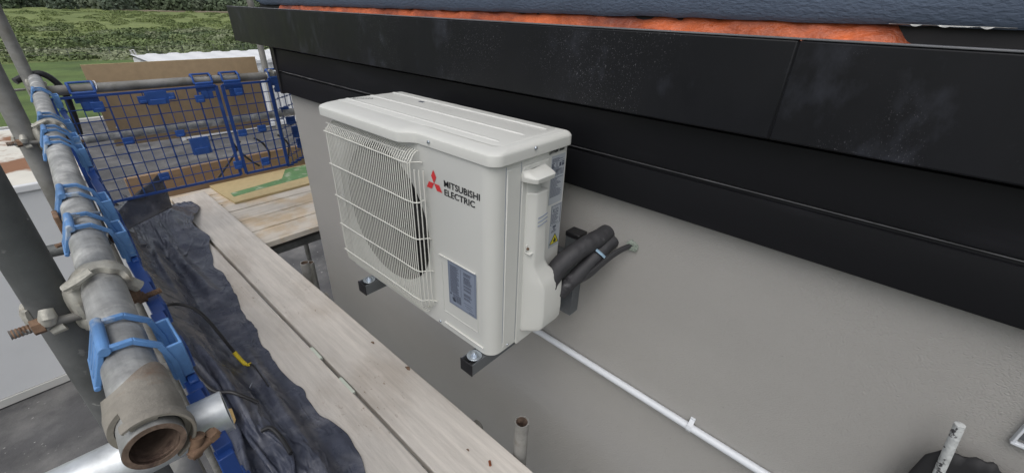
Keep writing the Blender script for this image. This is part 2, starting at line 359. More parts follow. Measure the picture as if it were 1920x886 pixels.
# membrane strips
mb = MB(); ys = np.linspace(.016, 2.5, 220); zs = np.linspace(-.075, .03, 9); nn = len(zs)
for y_ in ys:
    for z_ in zs:
        mb.v.append((1.036 - .052 * max(0, (.0 - z_) / .075) ** 1.1 - .012 * abs(noise.noise(Vector((y_ * 9, z_ * 22, 2)))) - .006 * noise.noise(Vector((y_ * 30, z_ * 50, 7))) + .03 * max(0, .05 - y_) / .05, y_, z_))
for i in range(len(ys) - 1):
    for j in range(nn - 1): mb.f.append((i * nn + j, i * nn + j + 1, (i + 1) * nn + j + 1, (i + 1) * nn + j))
mb.build('orange_membrane', MT['orange'], house, angle=180)
mb = MB(); mb.box(1.032, 1.25, -4, 2.78, -.35, .02); mb.build('dark_membrane', MT['membrane'], house, smooth=False)
# fascia boards with joint
FX = .93
for a, b_ in ((-4, .1668), (.1676, 2.985)):
    mb = MB(); mb.box(FX, FX + .022, a, b_, -.205, -.0315)
    mb.build('fascia_board', MT['fascia'], house, bevel=.0035, seg=3)
mb = MB(); mb.box(FX + .002, FX + .02, .150, .180, -.203, -.034); mb.build('joint_strip', MT['clad'], house, smooth=False)
mb = MB(); mb.box(FX - .0012, FX + .0235, -4, 2.986, -.0312, -.0282); mb.build('top_capping', MT['capping'], house, bevel=.001)
mb = MB(); mb.box(FX + .022, 8, 2.963, 2.985, -.205, -.0315); mb.build('end_fascia', MT['fascia'], house, bevel=.003)
mb = MB(); mb.box(FX + .022, 1.03, -4, 2.96, -.075, -.070); mb.build('roof_edge_flashing', MT['membrane'], house, smooth=False)
mb = MB(); mb.box(FX + .0225, .97, -4, 2.96, -.2045, -.196); mb.box(.97, 6, 2.57, 2.96, -.2045, -.196); mb.build('soffit', MT['clad'], house, smooth=False)
# two cladding boards, lapped
for z0, z1 in ((-.322, -.206), (-.436, -.326)):
    mb = MB(); poly = [(.9995, z0), (.968, z0), (.966, z0 + .006), (.972, z1 - .012), (.978, z1 - .009), (.980, z1), (.9995, z1)]
    mb.prism([(p[0], p[1]) for p in poly], -4, 2.548, Matrix(((1, 0, 0, 0), (0, 0, 1, 0), (0, 1, 0, 0), (0, 0, 0, 1))))
    mb.build('cladding_board', MT['clad'], house)
mb = MB(); mb.box(.962, .9995, 2.5485, 2.575, -.445, -.2055); mb.build('corner_trim', MT['black'], house, bevel=.002)
mb = MB(); mb.box(.9690, .9995, -4, 2.548, -.3262, -.3245); mb.box(.972, .9995, -4, 2.548, -.2055, -.2045); mb.build('board_gap', MT['clad_edge'], house, smooth=False)
mb = MB(); ys2 = np.linspace(.9, 2.5, 260)      # scuffed light line along the board edge near the corner
mb.loft([[Vector((.9655, y_, -.3262 - .0026 * max(0.05, noise.noise(Vector((y_ * 13, 1, 4))) + .25 * (y_ - 1.4)))), Vector((.9668, y_, -.3262)), Vector((.9700, y_, -.3262)), Vector((.9700, y_, -.3275))] for y_ in ys2])
mb.build('scuff', MT['clad_edge'], house)
# wall vent cover frame at the right
vt = thing('wall_vent', (HX, -.42, -.66), 'white framed vent set in the grey wall at right edge of photo', 'vent')
mb = MB(); mb.box(.988, .9995, -.62, -.353, -.6655, -.660); mb.box(.988, .9995, -.3575, -.353, -.660, -.45); mb.box(.988, .9995, -.62, -.353, -.45, -.442); mb.box(.988, .9995, -.62, -.612, -.66, -.45); mb.build('frame', MT['whiteplastic'], vt, bevel=.001)
mb = MB()
for k in range(9): mb.box(.992, .9985, -.611, -.3585, -.652 + k * .024, -.652 + k * .024 + .016)
mb.build('louvre', MT['bracket'], vt, bevel=.001)
# conduit
co = thing('waste_pipe', (HX, .1, -1.06), 'thin white plastic pipe clipped along the grey wall', 'pipe')
mb = MB(); mb.path([(.9865, .95, -.86), (.9865, .95, -1.00), (.9865, .945, -1.035), (.9865, .91, -1.047), (.9865, .7, -1.045), (.9865, .14, -1.062), (.9865, -.6, -1.080)], .0115, 18)
mb.build('pipe', MT['whiteplastic'], co)
for yy in (.143, -.55):
    mb = MB()
    pts = [(.9985, yy, -1.038), (.993, yy, -1.0425), (.9865, yy, -1.0445), (.977, yy, -1.049), (.973, yy, -1.060), (.977, yy, -1.070), (.9865, yy, -1.0765), (.9985, yy, -1.081)]
    for k in range(len(pts) - 1):
        p, q = Vector(pts[k]), Vector(pts[k + 1]); t = (q - p).normalized(); nrm = t.cross(Vector((0, 1, 0)))
        rot = Matrix((t, Vector((0, 1, 0)), nrm)).transposed().to_4x4(); rot.translation = p
        mb.box(-.001, (q - p).length + .001, -.007, .007, -.0012, .0012, rot)
    mb.box(.994, .9995, yy - .007, yy + .007, -1.040, -1.033)
    mb.build('pipe_clip', MT['whiteplastic'], co, bevel=.0006)

# ------------------------------------------------------------------ containers
c1 = thing('site_cabin', (-.8, 8, GZ), 'low white site cabin with rust stained roof left of scaffold', 'cabin')
mb = MB(); mb.box(-4.5, .255, 6.40, 9.38, GZ + .12, -1.80); mb.build('wall_panel', MT['cont'], c1, bevel=.01)
mb = MB(); mb.box(-4.53, .275, 6.37, 9.41, -1.80, -1.725); mb.build('roof_edge', MT['cont'], c1, bevel=.012)
mb = MB()
rx = np.linspace(-4.5, .245, 60); ry = np.linspace(6.40, 9.36, 40)
for x_ in rx:
    for y_ in ry: mb.v.append((x_, y_, -1.719 + .02 * abs(noise.noise(Vector((x_ * 1.4, y_ * 1.1, 0)))) - (.0 if 6.45 < y_ < 9.3 else .01)))
for i in range(59):
    for j in range(39): mb.f.append((i * 40 + j, (i + 1) * 40 + j, (i + 1) * 40 + j + 1, i * 40 + j + 1))
mb.build('roof', MT['controof'], c1)
mb = MB(); mb.box(-4.52, .265, 6.385, 6.42, GZ + .02, GZ + .12); mb.build('base_skid', MT['kerb'], c1, bevel=.005)
c2 = thing('storage_container', (6, 19, GZ), 'white ribbed storage container with rippled roof beyond the brown board', 'container')
mb = MB(); x = 3.1
pr = []
while x < 10.5:
    pr += [(x, 17.3), (x + .09, 17.3), (x + .13, 17.34), (x + .22, 17.34), (x + .26, 17.3)]; x += .26
pr += [(10.5, 17.3), (10.5, 21), (3.1, 21)]
mb.prism(pr, GZ + .15, -1.92); mb.build('ribbed_wall', MT['cont'], c2, smooth=False)
mb = MB(); mb.box(3.05, 10.55, 17.25, 17.36, -1.93, -1.82); mb.box(3.05, 10.55, 17.26, 17.37, GZ + .03, GZ + .17)
for xx in (3.05, 10.43): mb.box(xx, xx + .12, 17.24, 17.36, GZ, -1.82)
mb.build('frame', MT['cont'], c2, bevel=.01)
mb = MB(); n_ = 90
xs_ = np.linspace(3.05, 10.5, n_)
for x_ in xs_:
    zz = .035 * (1 if math.sin(x_ * 9) > 0 else 0)
    for y_ in (17.3, 19, 21.05): mb.v.append((x_, y_, -1.84 + zz))
for i in range(n_ - 1):
    for j in range(2): mb.f.append((i * 3 + j, i * 3 + j + 1, (i + 1) * 3 + j + 1, (i + 1) * 3 + j))
mb.build('roof', MT['cont'], c2)
mb = MB(); mb.path([(3.15, 21.0, -1.83), (3.1, 21.0, -1.68), (3.2, 21, -1.66), (3.23, 21, -1.83)], .03, 8); mb.build('lifting_eye', MT['kerb'], c2)
mb = MB()
for k in range(2): mb.box(5.55, 5.95, 17.20, 17.26, -2.15 - k * 1.5, -2.08 - k * 1.5)
mb.box(6.0, 6.03, 17.18, 17.22, GZ + .4, -2.0)
mb.build('door_bar', MT['cont'], c2)

# ================================================================== DECK
def plank(x0, x1, y0, y1, zt, th, m, label, wav=.0015, axis='y', group='scaffold boards'):
    mb = MB(); L = 60; rings = []
    sd_ = rr.uniform(0, 50)
    for k in range(L + 1):
        t = k / L
        def nz(a): return wav * noise.noise(Vector((t * 9, a, sd_)))
        if axis == 'y':
            y_ = y0 + (y1 - y0) * t; a0 = x0 + nz(1) * 1.5; a1 = x1 + nz(2) * 1.5; c = .003
            rings.append([Vector((a0, y_, zt - th)), Vector((a0, y_, zt - c + nz(3))), Vector((a0 + c, y_, zt + nz(3))), Vector(((a0 + a1) / 2, y_, zt + nz(5))), Vector((a1 - c, y_, zt + nz(4))), Vector((a1, y_, zt - c + nz(4))), Vector((a1, y_, zt - th))])
        else:
            x_ = x0 + (x1 - x0) * t; a0 = y0 + nz(1) * 1.5; a1 = y1 + nz(2) * 1.5; c = .003
            rings.append([Vector((x_, a0, zt - th)), Vector((x_, a0, zt - c + nz(3))), Vector((x_, a0 + c, zt + nz(3))), Vector((x_, (a0 + a1) / 2, zt + nz(5))), Vector((x_, a1 - c, zt + nz(4))), Vector((x_, a1, zt - c + nz(4))), Vector((x_, a1, zt - th))])
    mb.loft(rings)
    o = mb.build('scaffold_board', m, None, angle=30)
    return tag(o, label, 'board', group)
plank(.5015, .725, .18, 3.93, DZ, .038, MT['plank'], 'long dusty scaffold board nearest the wall, with a bare outer edge')
plank(.264, .4865, .16, 3.95, DZ, .038, MT['plank'], 'long dusty scaffold board lying half under the black sheet')
plank(.115, .254, .17, 3.94, DZ, .038, MT['plank'], 'long scaffold board fully covered by the black sheet beside the blue mesh')
ly = 2.80; labs = ['cross board nearest the camera, its bare front edge in view', 'second cross board from the camera, pale and dusty', 'third cross board from the camera, pale and dusty', 'fourth cross board from the camera, just before the hardboard sheet', 'fifth cross board, mostly under the hardboard sheet with green paint', 'sixth cross board, under the hardboard sheet with green paint', 'cross board at the far end against the brown timber']
for k in range(7):
    plank(.40, 2.9, ly, ly + .221 - .007, DZ - .0395, .038, MT['plankx'], labs[k], axis='x', group='cross boards at the corner'); ly += .2215 + (.006 if k % 2 == 0 else .001)
# knots and split on long board
hb = MB(); hb.prism([(.83, 3.59), (2.4, 3.60), (2.4, 4.2), (.80, 4.19), (.81, 3.87)], DZ - .0385, DZ - .020)
ho = hb.build('hardboard_sheet', MT['osbedge'], None, bevel=.001); tag(ho, 'thin tan board sheet with green paint lying on the cross boards', 'board')
gp = MB()
go = [(.862, 3.708), (1.10, 3.735), (1.394, 3.755), (2.2, 3.80), (2.2, 4.09), (1.42, 4.08), (1.30, 3.86), (1.12, 3.83), (.868, 3.80)]
gp.prism([(x_ + .004 * math.sin(i * 7), y_) for i, (x_, y_) in enumerate(go)], DZ - .0198, DZ - .0185)
g_o = gp.build('paint_patch', MT['green'], ho)
mb = MB(); mb.box(.30, 2.4, 4.10, 4.138, DZ - .04, -1.195); tag(mb.build('toe_board', MT['timber'], None, bevel=.003), 'brown timber board on edge at the far end of the deck', 'board')
# gap tape, wood knots, copper bit
for (a_, b_, lab_) in ((1.505, 1.60, 'farther strip of pale tape in the gap between two long boards'), (1.235, 1.345, 'nearer strip of pale tape in the gap between two long boards')):
    mb = MB(); mb.box(.4845, .4965, a_, b_, DZ - .012, DZ + .0010); tag(mb.build('tape_strip', MT['tape'], None, bevel=.0008), lab_, 'tape', 'tape strips in the board gap')
mb = MB(); mb.path([(.640, .620, DZ + .006), (.650, .634, DZ + .006)], .0045, 10); tag(mb.build('copper_offcut', MT['copper'], None), 'small copper pipe offcut on the scaffold board near the wall', 'offcut')
def knot(x, y, r): 
    pts = [(x + r * (1 + .3 * math.sin(k * 2.1 + x * 90)) * math.cos(k * .63), y + r * 2 * (1 + .3 * math.cos(k * 1.7)) * math.sin(k * .63)) for k in range(10)]
    return pts
for (x, y, r, lab_) in ((.713, 1.187, .007, 'brown fleck on the outer edge of the board below the unit'), (.697, 1.43, .005, 'small brown fleck on the board beside the far bracket arm'), (.63, .72, .003, 'tiny brown fleck beside the copper offcut')):
    mb = MB(); mb.prism(knot(x, y, r), DZ + .0005, DZ + .0022); tag(mb.build('mud_fleck', MT['rust'], None), lab_, 'dirt')
# ================================================================== SCAFFOLD TUBES
TR = .02415
def railx(y): return -.040 + .0345 * y
RZ = -.37
G_ST = 'scaffold tubes'
def tube(p0, p1, m, label, caps=True, r=TR, group=G_ST, mi=None, rim=None, cap_end=False):
    t = thing('scaffold_tube', tuple(p0), label, 'scaffold tube', group)
    mb = MB(); mb.hollow(p0, p1, r, r - .0045); mb.build('tube_wall', m, t)
    a, b = Vector(p0), Vector(p1); d = (b - a).normalized()
    if cap_end: mb = MB(); mb.path([a - d * .0005, a - d * .003, a - d * .0045], r, 20, rs=[r * 1.0, r * .97, r * .6]); mb.build('end_cap', m, t)
    if rim: mb = MB(); mb.hollow(a - d * .0006, a + d * .004, r - .0004, r - .0052); mb.build('worn_rim', rim, t)
    mb = MB(); mb.hollow(a + d * .0008, b - d * .0008, r - .0047, r - .0052); mb.build('bore', mi or MT['rustin'], t)
    return t
# top guard rail
tube((railx(.412), .412, RZ), (railx(3.27), 3.27, RZ), MT['galv'], 'thick pale guard rail tube running away from the camera, open end nearest', rim=MT['rustin'])
tube((railx(.43) - .020, .43, -.86), (railx(3.27) - .03, 3.27, -.84), MT['galv_mid'], 'lower guard rail tube below the top rail on the left')
# standards
tube((-.070, .793, GZ + .05), (-.070, .793, .9), MT['galv_dark'], 'dark upright scaffold tube nearest the camera at left')
tube((-.034, 1.93, GZ + .05), (-.034, 1.93, 1.0), MT['galv_mid'], 'second upright scaffold tube, coupled to the rail with a rusty bolt')
tube((.048, 3.20, GZ + .05), (.048, 3.20, 1.4), MT['galv_mid'], 'far left upright scaffold tube at the guard rail corner')
tube((1.485, 4.185, GZ + .05), (1.485, 4.185, 1.6), MT['galv_mid'], 'upright scaffold tube beyond the house corner')
# transverse guard tubes at far end
tube((.03, 3.145, -.422), (1.55, 3.185, -.436), MT['galv_mid'], 'upper cross tube above the blue mesh, holding the brown board')
tube((.03, 3.155, -.672), (2.4, 3.175, -.685), MT['galv'], 'lower cross tube behind the blue mesh')
# shiny transom near camera
tube((.038, .4635, -.4200), (-.42, .515, -.437), MT['galv_new'], 'bright new galvanised cross tube under the rail end', mi=MT['galv_mid'])
# small tube seen between
tube((-.35, 2.35, -.90), (.05, 2.2, -.865), MT['galv_dark'], 'short dark cross tube behind the nearest upright')
# stubs between boards and wall
tube((.757, .588, GZ + .05), (.757, .588, -1.215), MT['galv_mid'], 'upright tube stub by the wall, in front of the unit')
tube((.772, 2.26, GZ + .05), (.772, 2.26, -1.325), MT['galv_mid'], 'upright tube stub rising beside the board far from camera')
tube((.93, 2.62, GZ + .05), (.93, 2.62, -1.55), MT['galv_mid'], 'upright tube under the cross boards near the house corner')
for yy, lab in ((2.84, 'dark ledger beam under the cross boards'),):
    mb = MB(); mb.box(.45, 1.9, yy, yy + .05, -1.53, -1.48); tag(mb.build('ledger_beam', MT['galv_dark'], None, bevel=.003), lab, 'beam')
for i, yy in enumerate((.75, 1.95, 3.6)):
    tube((-.2, yy + .05, DZ - .063), (.76, yy + .05, DZ - .063), MT['galv_mid'], ['transom tube under the boards near the camera', 'transom tube under the boards at mid length', 'transom tube under the boards at the far end'][i])
# right hand painted pole with black sheet
tube((.950, -.278, -.648), (.945, -.400, -1.5), MT['paint_tube'], 'white paint splashed pole leaning by the wall at lower right', r=.0080, mi=MT['paint_tube'], cap_end=True)
mb = MB(); n1, n2 = 40, 30
for i in range(n1):
    for j in range(n2):
        u = i / (n1 - 1); v = j / (n2 - 1)
        y_ = -.270 - .26 * u; z_top = -.704 - .045 * math.exp(-u * 14) - .10 * max(0, u - .33) + .006 * math.sin(u * 30); z_ = z_top - v * .75
        mb.v.append((.962 - .03 * v + .014 * noise.noise(Vector((u * 6, v * 3, 1))), y_ + .006 * math.sin(v * 9), z_ + .008 * noise.noise(Vector((u * 22, 0, 4)))))
for i in range(n1 - 1):
    for j in range(n2 - 1): mb.f.append((i * n2 + j, i * n2 + j + 1, (i + 1) * n2 + j + 1, (i + 1) * n2 + j))
o = mb.build('black_bag', MT['membrane'], None); so = o.modifiers.new('s', 'SOLIDIFY'); so.thickness = .006
tag(o, 'black sheet bundled against the wall behind the painted pole', 'sheet')

# ------------------------------------------------------------------ couplers
def frame(o, x, y, z=None):
    x = Vector(x).normalized(); y = Vector(y); y = (y - x * y.dot(x)).normalized(); z = x.cross(y)
    m = Matrix((x, y, z)).transposed().to_4x4(); m.translation = Vector(o); return m
def band(mb, m, r, w, th, a0, a1, n=22, wave=0):
    """arc strip round local x axis; angle in the local yz plane"""
    rings = []
    for k in range(n + 1):
        a = R(a0 + (a1 - a0) * k / n); c, s_ = math.cos(a), math.sin(a); ww = w * (1 + wave * math.sin(k * .9))
        b = th * (1 + .8 * (max(0, math.sin(math.pi * k / n)) ** .5 if wave else 0))
        rings.append([m @ Vector((-ww / 2, c * r, s_ * r)), m @ Vector((-ww / 2, c * (r + b * .7), s_ * (r + b * .7))), m @ Vector((-ww / 4, c * (r + b), s_ * (r + b))), m @ Vector((ww / 4, c * (r + b), s_ * (r + b))), m @ Vector((ww / 2, c * (r + b * .7), s_ * (r + b * .7))), m @ Vector((ww / 2, c * r, s_ * r))])
    mb.loft(rings)
def hexnut(mb, p, d, r, h):
    m = frame(p, d, (0.3, .2, 1)); mb.prism([(math.cos(k * math.pi / 3) * r, math.sin(k * math.pi / 3) * r) for k in range(6)], 0, h, m @ Matrix(((0, 0, 1, 0), (1, 0, 0, 0), (0, 1, 0, 0), (0, 0, 0, 1))))
def thread(mb, p, q, r):
    p, q = Vector(p), Vector(q); L = (q - p).length; n = int(L / .0016); pts = []; rs = []
    for k in range(n + 1): pts.append(p + (q - p) * k / n); rs.append(r * (1 if k % 2 else .84))
    mb.path(pts, r, 12, rs=rs)
# near coupler: rail (Y) to upright (Z)
def coupler(y, sx, lab, hi=True):
    rx_ = railx(y); root = thing('tube_coupler', (rx_, y, RZ), lab, 'coupler', 'scaffold couplers')
    mb = MB(); m = frame((rx_, y, RZ), (0.0345, 1, 0), (-1, 0, 0)); band(mb, m, TR + .0005, .027, .0065, -35, 200, 34, wave=.2)
    mb.path([(rx_ + .026, y - .002, RZ - .006), (rx_ + .036, y - .002, RZ - .02)], .009, 10)
    mb.build('rail_band', MT['cast'], root)
    mb = MB(); sy = y
    def blob(cx, cz, rx2, ry2, rz2, y_off=0, sq=.35):
        rg_ = []
        for kk in range(9):
            ph = -math.pi / 2 + math.pi * kk / 8; c = max(.05, math.cos(ph)) ** sq
            rg_.append([Vector((cx + rx2 * c * math.cos(q * math.pi / 8) * (1 + .15 * math.sin(q * 1.9)), sy + y_off + ry2 * c * math.sin(q * math.pi / 8), cz + rz2 * math.sin(ph))) for q in range(16)])
        mb.loft(rg_)
    blob(rx_ - .030, RZ - .012, .012, .024, .026, -.004); blob(rx_ - .028, RZ - .040, .014, .020, .016, -.006)
    mb.path([(rx_ - .036, sy - .022, RZ + .022), (rx_ - .020, sy - .026, RZ + .030), (rx_ - .004, sy - .024, RZ + .036)], .008, 10, rs=[.007, .010, .007], flat=.7)
    mb.build('saddle', MT['cast'], root)
    mb = MB(); m = frame((sx, y + .018, RZ - .022), (0, 0, 1), (0, -1, 0)); band(mb, m, TR + .0005, .030, .005, 50, 300, 30, wave=.08); mb.build('upright_band', MT['cast'], root)
    zb_ = RZ - .020; yb = y - .019
    mb = MB(); mb.path([(rx_ - .030, yb, zb_ - .006), (sx - .012, yb - .001, zb_)], .0060, 12); thread(mb, (sx - .012, yb - .001, zb_), (sx - .043, yb - .004, zb_ + .002), .0064); mb.build('bolt', MT['galv_mid'], root)
    mb = MB(); hexnut(mb, (sx - .013, yb - .001, zb_), (-1, -.05, 0), .011, .011); thread(mb, (sx - .025, yb - .002, zb_ + .001), (sx - .0435, yb - .004, zb_ + .002), .0066); mb.build('nut', MT['rust'], root)
    mb = MB(); mb.path([(sx - .004, yb, zb_ + .020), (sx - .006, yb - .006, zb_ + .010), (sx - .008, yb - .004, zb_ + .001)], .008, 12, rs=[.007, .0095, .008]); mb.path([(sx + .004, yb - .002, zb_ - .011), (sx - .010, yb - .003, zb_ - .014)], .0065, 10, rs=[.0075, .005]); mb.build('lug', MT['cast'], root)
    mb = MB(); thread(mb, (rx_ + .022, y + .006, RZ - .045), (rx_ + .058, y + .014, RZ - .046), .0048); hexnut(mb, (rx_ + .028, y + .008, RZ - .045), (1, .2, 0), .009, .010); mb.path([(rx_ + .026, y + .004, RZ - .012), (rx_ + .030, y + .008, RZ - .046)], .007, 8); mb.build('rail_bolt', MT['rust'], root)
    return root
coupler(.775, -.070, 'pale cast coupler with long threaded bolt on the upright nearest the camera')
coupler(1.915, -.034, 'cast coupler with rusty bolt on the second upright')
cp3 = thing('tube_coupler', (.06, 3.15, -.39), 'small coupler joining rail to cross tube at the far left corner', 'coupler', 'scaffold couplers')
mb = MB(); band(mb, frame((.06, 3.150, -.422), (1, 0, 0), (0, -1, 0)), TR + .0005, .04, .008, -60, 200, 20, .1); band(mb, frame((railx(3.12), 3.12, RZ), (0, 1, 0), (1, 0, 0)), TR + .0005, .035, .008, 10, 200, 20, .1); mb.build('band', MT['cast'], cp3)
mb = MB(); thread(mb, (.02, 3.10, -.40), (-.045, 3.09, -.40), .006); mb.build('bolt', MT['galv_mid'], cp3)
cp4 = thing('tube_coupler', (1.15, 3.18, -.43), 'pale coupler on the upper cross tube by the far right upright', 'coupler', 'scaffold couplers')
mb = MB(); band(mb, frame((1.135, 3.165, -.432), (1, 0, 0), (0, -1, 0)), TR + .0005, .045, .010, -60, 220, 20, .1); mb.path([(1.13, 3.135, -.40), (1.13, 3.10, -.395)], .011, 10); mb.build('band', MT['cast'], cp4)
# sleeve coupler at rail end
sl = thing('sleeve_coupler', (railx(.43), .43, RZ), 'worn beige steel sleeve coupler clamped on the open rail end', 'coupler')
mb = MB(); n = 48
y0s, y1s = .424, .500
def ringp(yf, r, amp):
    out = []
    for k in range(n):
        a = 2 * math.pi * k / n; yy = yf(a); out.append(Vector((railx(yy) + r * math.cos(a), yy, RZ + r * math.sin(a))))
    return out
fa = lambda a: y1s + .016 * math.sin(a * 2 + .6)
def fb(a):
    d = math.degrees(a) % 360
    return y0s + (.024 if 118 < d < 235 else 0) - (.006 if 60 < d < 118 else 0)
r0, r1 = TR + .0008, TR + .0058
fm = lambda a: (fa(a) + fb(a)) / 2
mb.loft([ringp(fb, r0, 0), ringp(fb, r1, 0), ringp(lambda a: fb(a) * .6 + fa(a) * .4, r1 + .0012, 0), ringp(lambda a: fb(a) * .4 + fa(a) * .6, r1, 0), ringp(fa, r1 - .001, 0), ringp(fa, r0, 0), ringp(fb, r0, 0)], cap=False)
mb.build('sleeve', MT['sleeve'], sl, angle=40)
mb = MB(); band(mb, frame((railx(.421), .421, RZ), (0.0345, 1, 0), (-1, 0, 0)), TR + .0058, .012, .0035, 60, 250, 26); mb.build('clamp_lip', MT['sleeve'], sl)
mb = MB(); mb.path([(railx(.41) + .030, .416, RZ - .018), (railx(.41) + .022, .416, RZ - .040)], .0065, 12); mb.path([(railx(.41) + .018, .410, RZ - .034), (railx(.41) + .046, .420, RZ - .029)], .0055, 12); hexnut(mb, (railx(.41) + .036, .417, RZ - .030), (1, .3, .1), .0075, .008); mb.build('clamp_bolt', MT['rust'], sl)

# ================================================================== BRICK GUARD MESH
def clip(mb, ym, frz, light=True):
    """hook over rail at ym: ribbed pad at left, ridge, two arms, box tray"""
    def P(t, u, w): return Vector((railx(ym + t) + u, ym + t, RZ + w))
    def bar(pts, w, th):
        for k in range(len(pts) - 1):
            p, q = pts[k], pts[k + 1]; d = (q - p).normalized(); nrm = d.cross(Vector((0, 1, 0))).normalized()
            m = Matrix((d, nrm.cross(d), nrm)).transposed().to_4x4(); m.translation = p
            mb.box(-.001, (q - p).length + .001, -w / 2, w / 2, -th / 2, th / 2, m)
    # pad ribs
    for k, t in enumerate((-.027, -.018, -.009, 0, .009, .018, .027)):
        a = P(t, -.030, -.010); b = P(t, -.016, .027)
        bar([a, b], .0095 if k % 2 == 0 else .009, .006 if k % 2 == 0 else .003)
    mb.path([P(-.033, -.031, -.012), P(.033, -.031, -.012)], .0035, 8)
    mb.path([P(-.036, -.012, .031), P(.036, -.012, .031)], .0062, 10)
    for t in (-.031, .031):
        bar([P(t, -.012, .031), P(t, .012, .029), P(t, .031, .010), P(t, .037, -.018), P(t, .037, -.062)], .007, .0065)
    # tray
    for t in (-.031, .031): mb.box(P(t, .030, 0).x, P(t, .050, 0).x, ym + t - .002, ym + t + .002, RZ - .045, RZ + .004)
    mb.box(P(0, .0475, 0).x, P(0, .0505, 0).x, ym - .033, ym + .033, RZ - .04, RZ + .004)
    mb.box(P(0, .030, 0).x, P(0, .050, 0).x, ym - .033, ym + .033, RZ - .047, RZ - .044)
def rail_guard(y0, y1, ymids, lab, zt=-.432, zb=-1.02):
    g = thing('mesh_guard', (railx(y0) + .042, y0, zb), lab, 'mesh guard', 'blue mesh guards hung on the rail')
    mb = MB(); mx_ = lambda y: railx(y) + .043
    def vbar(y, w, z0, z1, th=.008): mb.box(mx_(y) - th / 2, mx_(y) + th / 2, y - w / 2, y + w / 2, z0, z1)
    def hbar(z, w, a, b, th=.008):
        n = 6
        for k in range(n):
            ya, yb = a + (b - a) * k / n, a + (b - a) * (k + 1) / n
            mb.box(mx_((ya + yb) / 2) - th / 2, mx_((ya + yb) / 2) + th / 2, ya, yb, z - w / 2, z + w / 2)
    for y in (y0, y1): vbar(y, .016, zb, zt, .016)
    for z in (zt, zb): hbar(z, .016, y0, y1, .016)
    mb.build('frame', MT['bluedeep'], g, bevel=.001)
    mb = MB()
    n = int((y1 - y0) / .06)
    for k in range(1, n): vbar(y0 + (y1 - y0) * k / n, .005, zb, zt, .005)
    for k in range(1, 9): hbar(zt + (zb - zt) * k / 9, .005, y0, y1, .005)
    mb.build('mesh_grid', MT['bluedeep'], g, smooth=False)
    for ym in ymids:
        mb = MB(); clip(mb, ym, 0); mb.build('hook', MT['bluelight'], g, bevel=.0012)
        # outer tongue
        mb = MB(); xx = railx(ym) + .040
        mb.box(xx, xx + .010, ym - .045, ym + .045, RZ - .11, RZ - .05); mb.box(xx - .004, xx + .016, ym - .02, ym + .02, RZ - .15, RZ - .105)
        mb.build('hook_plate', MT['blue'], g, bevel=.002)
    for zz in (-.60, -.82):
        for yy in ymids:
            mb = MB(); x_ = mx_(yy); mb.box(x_ - .012, x_ + .012, yy - .12, yy - .06, zz - .03, zz + .02); mb.box(x_ - .008, x_ + .016, yy - .115, yy - .065, zz - .04, zz + .01); mb.build('tab', MT['blue'], g, bevel=.002)
    return g
rail_guard(.42, 1.06, (.585, .98), 'blue plastic mesh guard hooked on the rail end nearest the camera')
rail_guard(1.08, 1.74, (1.165, 1.64), 'blue plastic mesh guard second along the left rail', zt=-.436, zb=-1.03)
rail_guard(1.76, 3.02, (1.80, 2.02, 2.62), 'blue plastic mesh guard at the far end of the left rail', zt=-.434, zb=-1.025)
mb = MB()   # pale clip end / nail showing at hook
mb.path([(railx(.98) - .01, 1.005, RZ + .033), (railx(.98) + .03, 1.02, RZ + .022)], .003, 8)
tag(mb.build('steel_pin', MT['zinc'], None), 'bright steel pin across the rail by the fourth blue hook', 'pin')
# small rusty wedge fitting left of rail
wf = thing('wedge_fitting', (railx(1.1), 1.12, RZ - .03), 'small rusty wedge and pin hanging at the left side of the rail', 'fitting')
mb = MB(); mb.box(railx(1.12) - .036, railx(1.12) - .028, 1.10, 1.145, RZ - .035, RZ + .004); mb.build('wedge', MT['rust'], wf, bevel=.002)
mb = MB(); mb.path([(railx(1.05) - .045, 1.02, RZ - .02), (railx(1.05) - .015, 1.03, RZ - .02)], .004, 8); mb.build('pin', MT['rust'], wf)

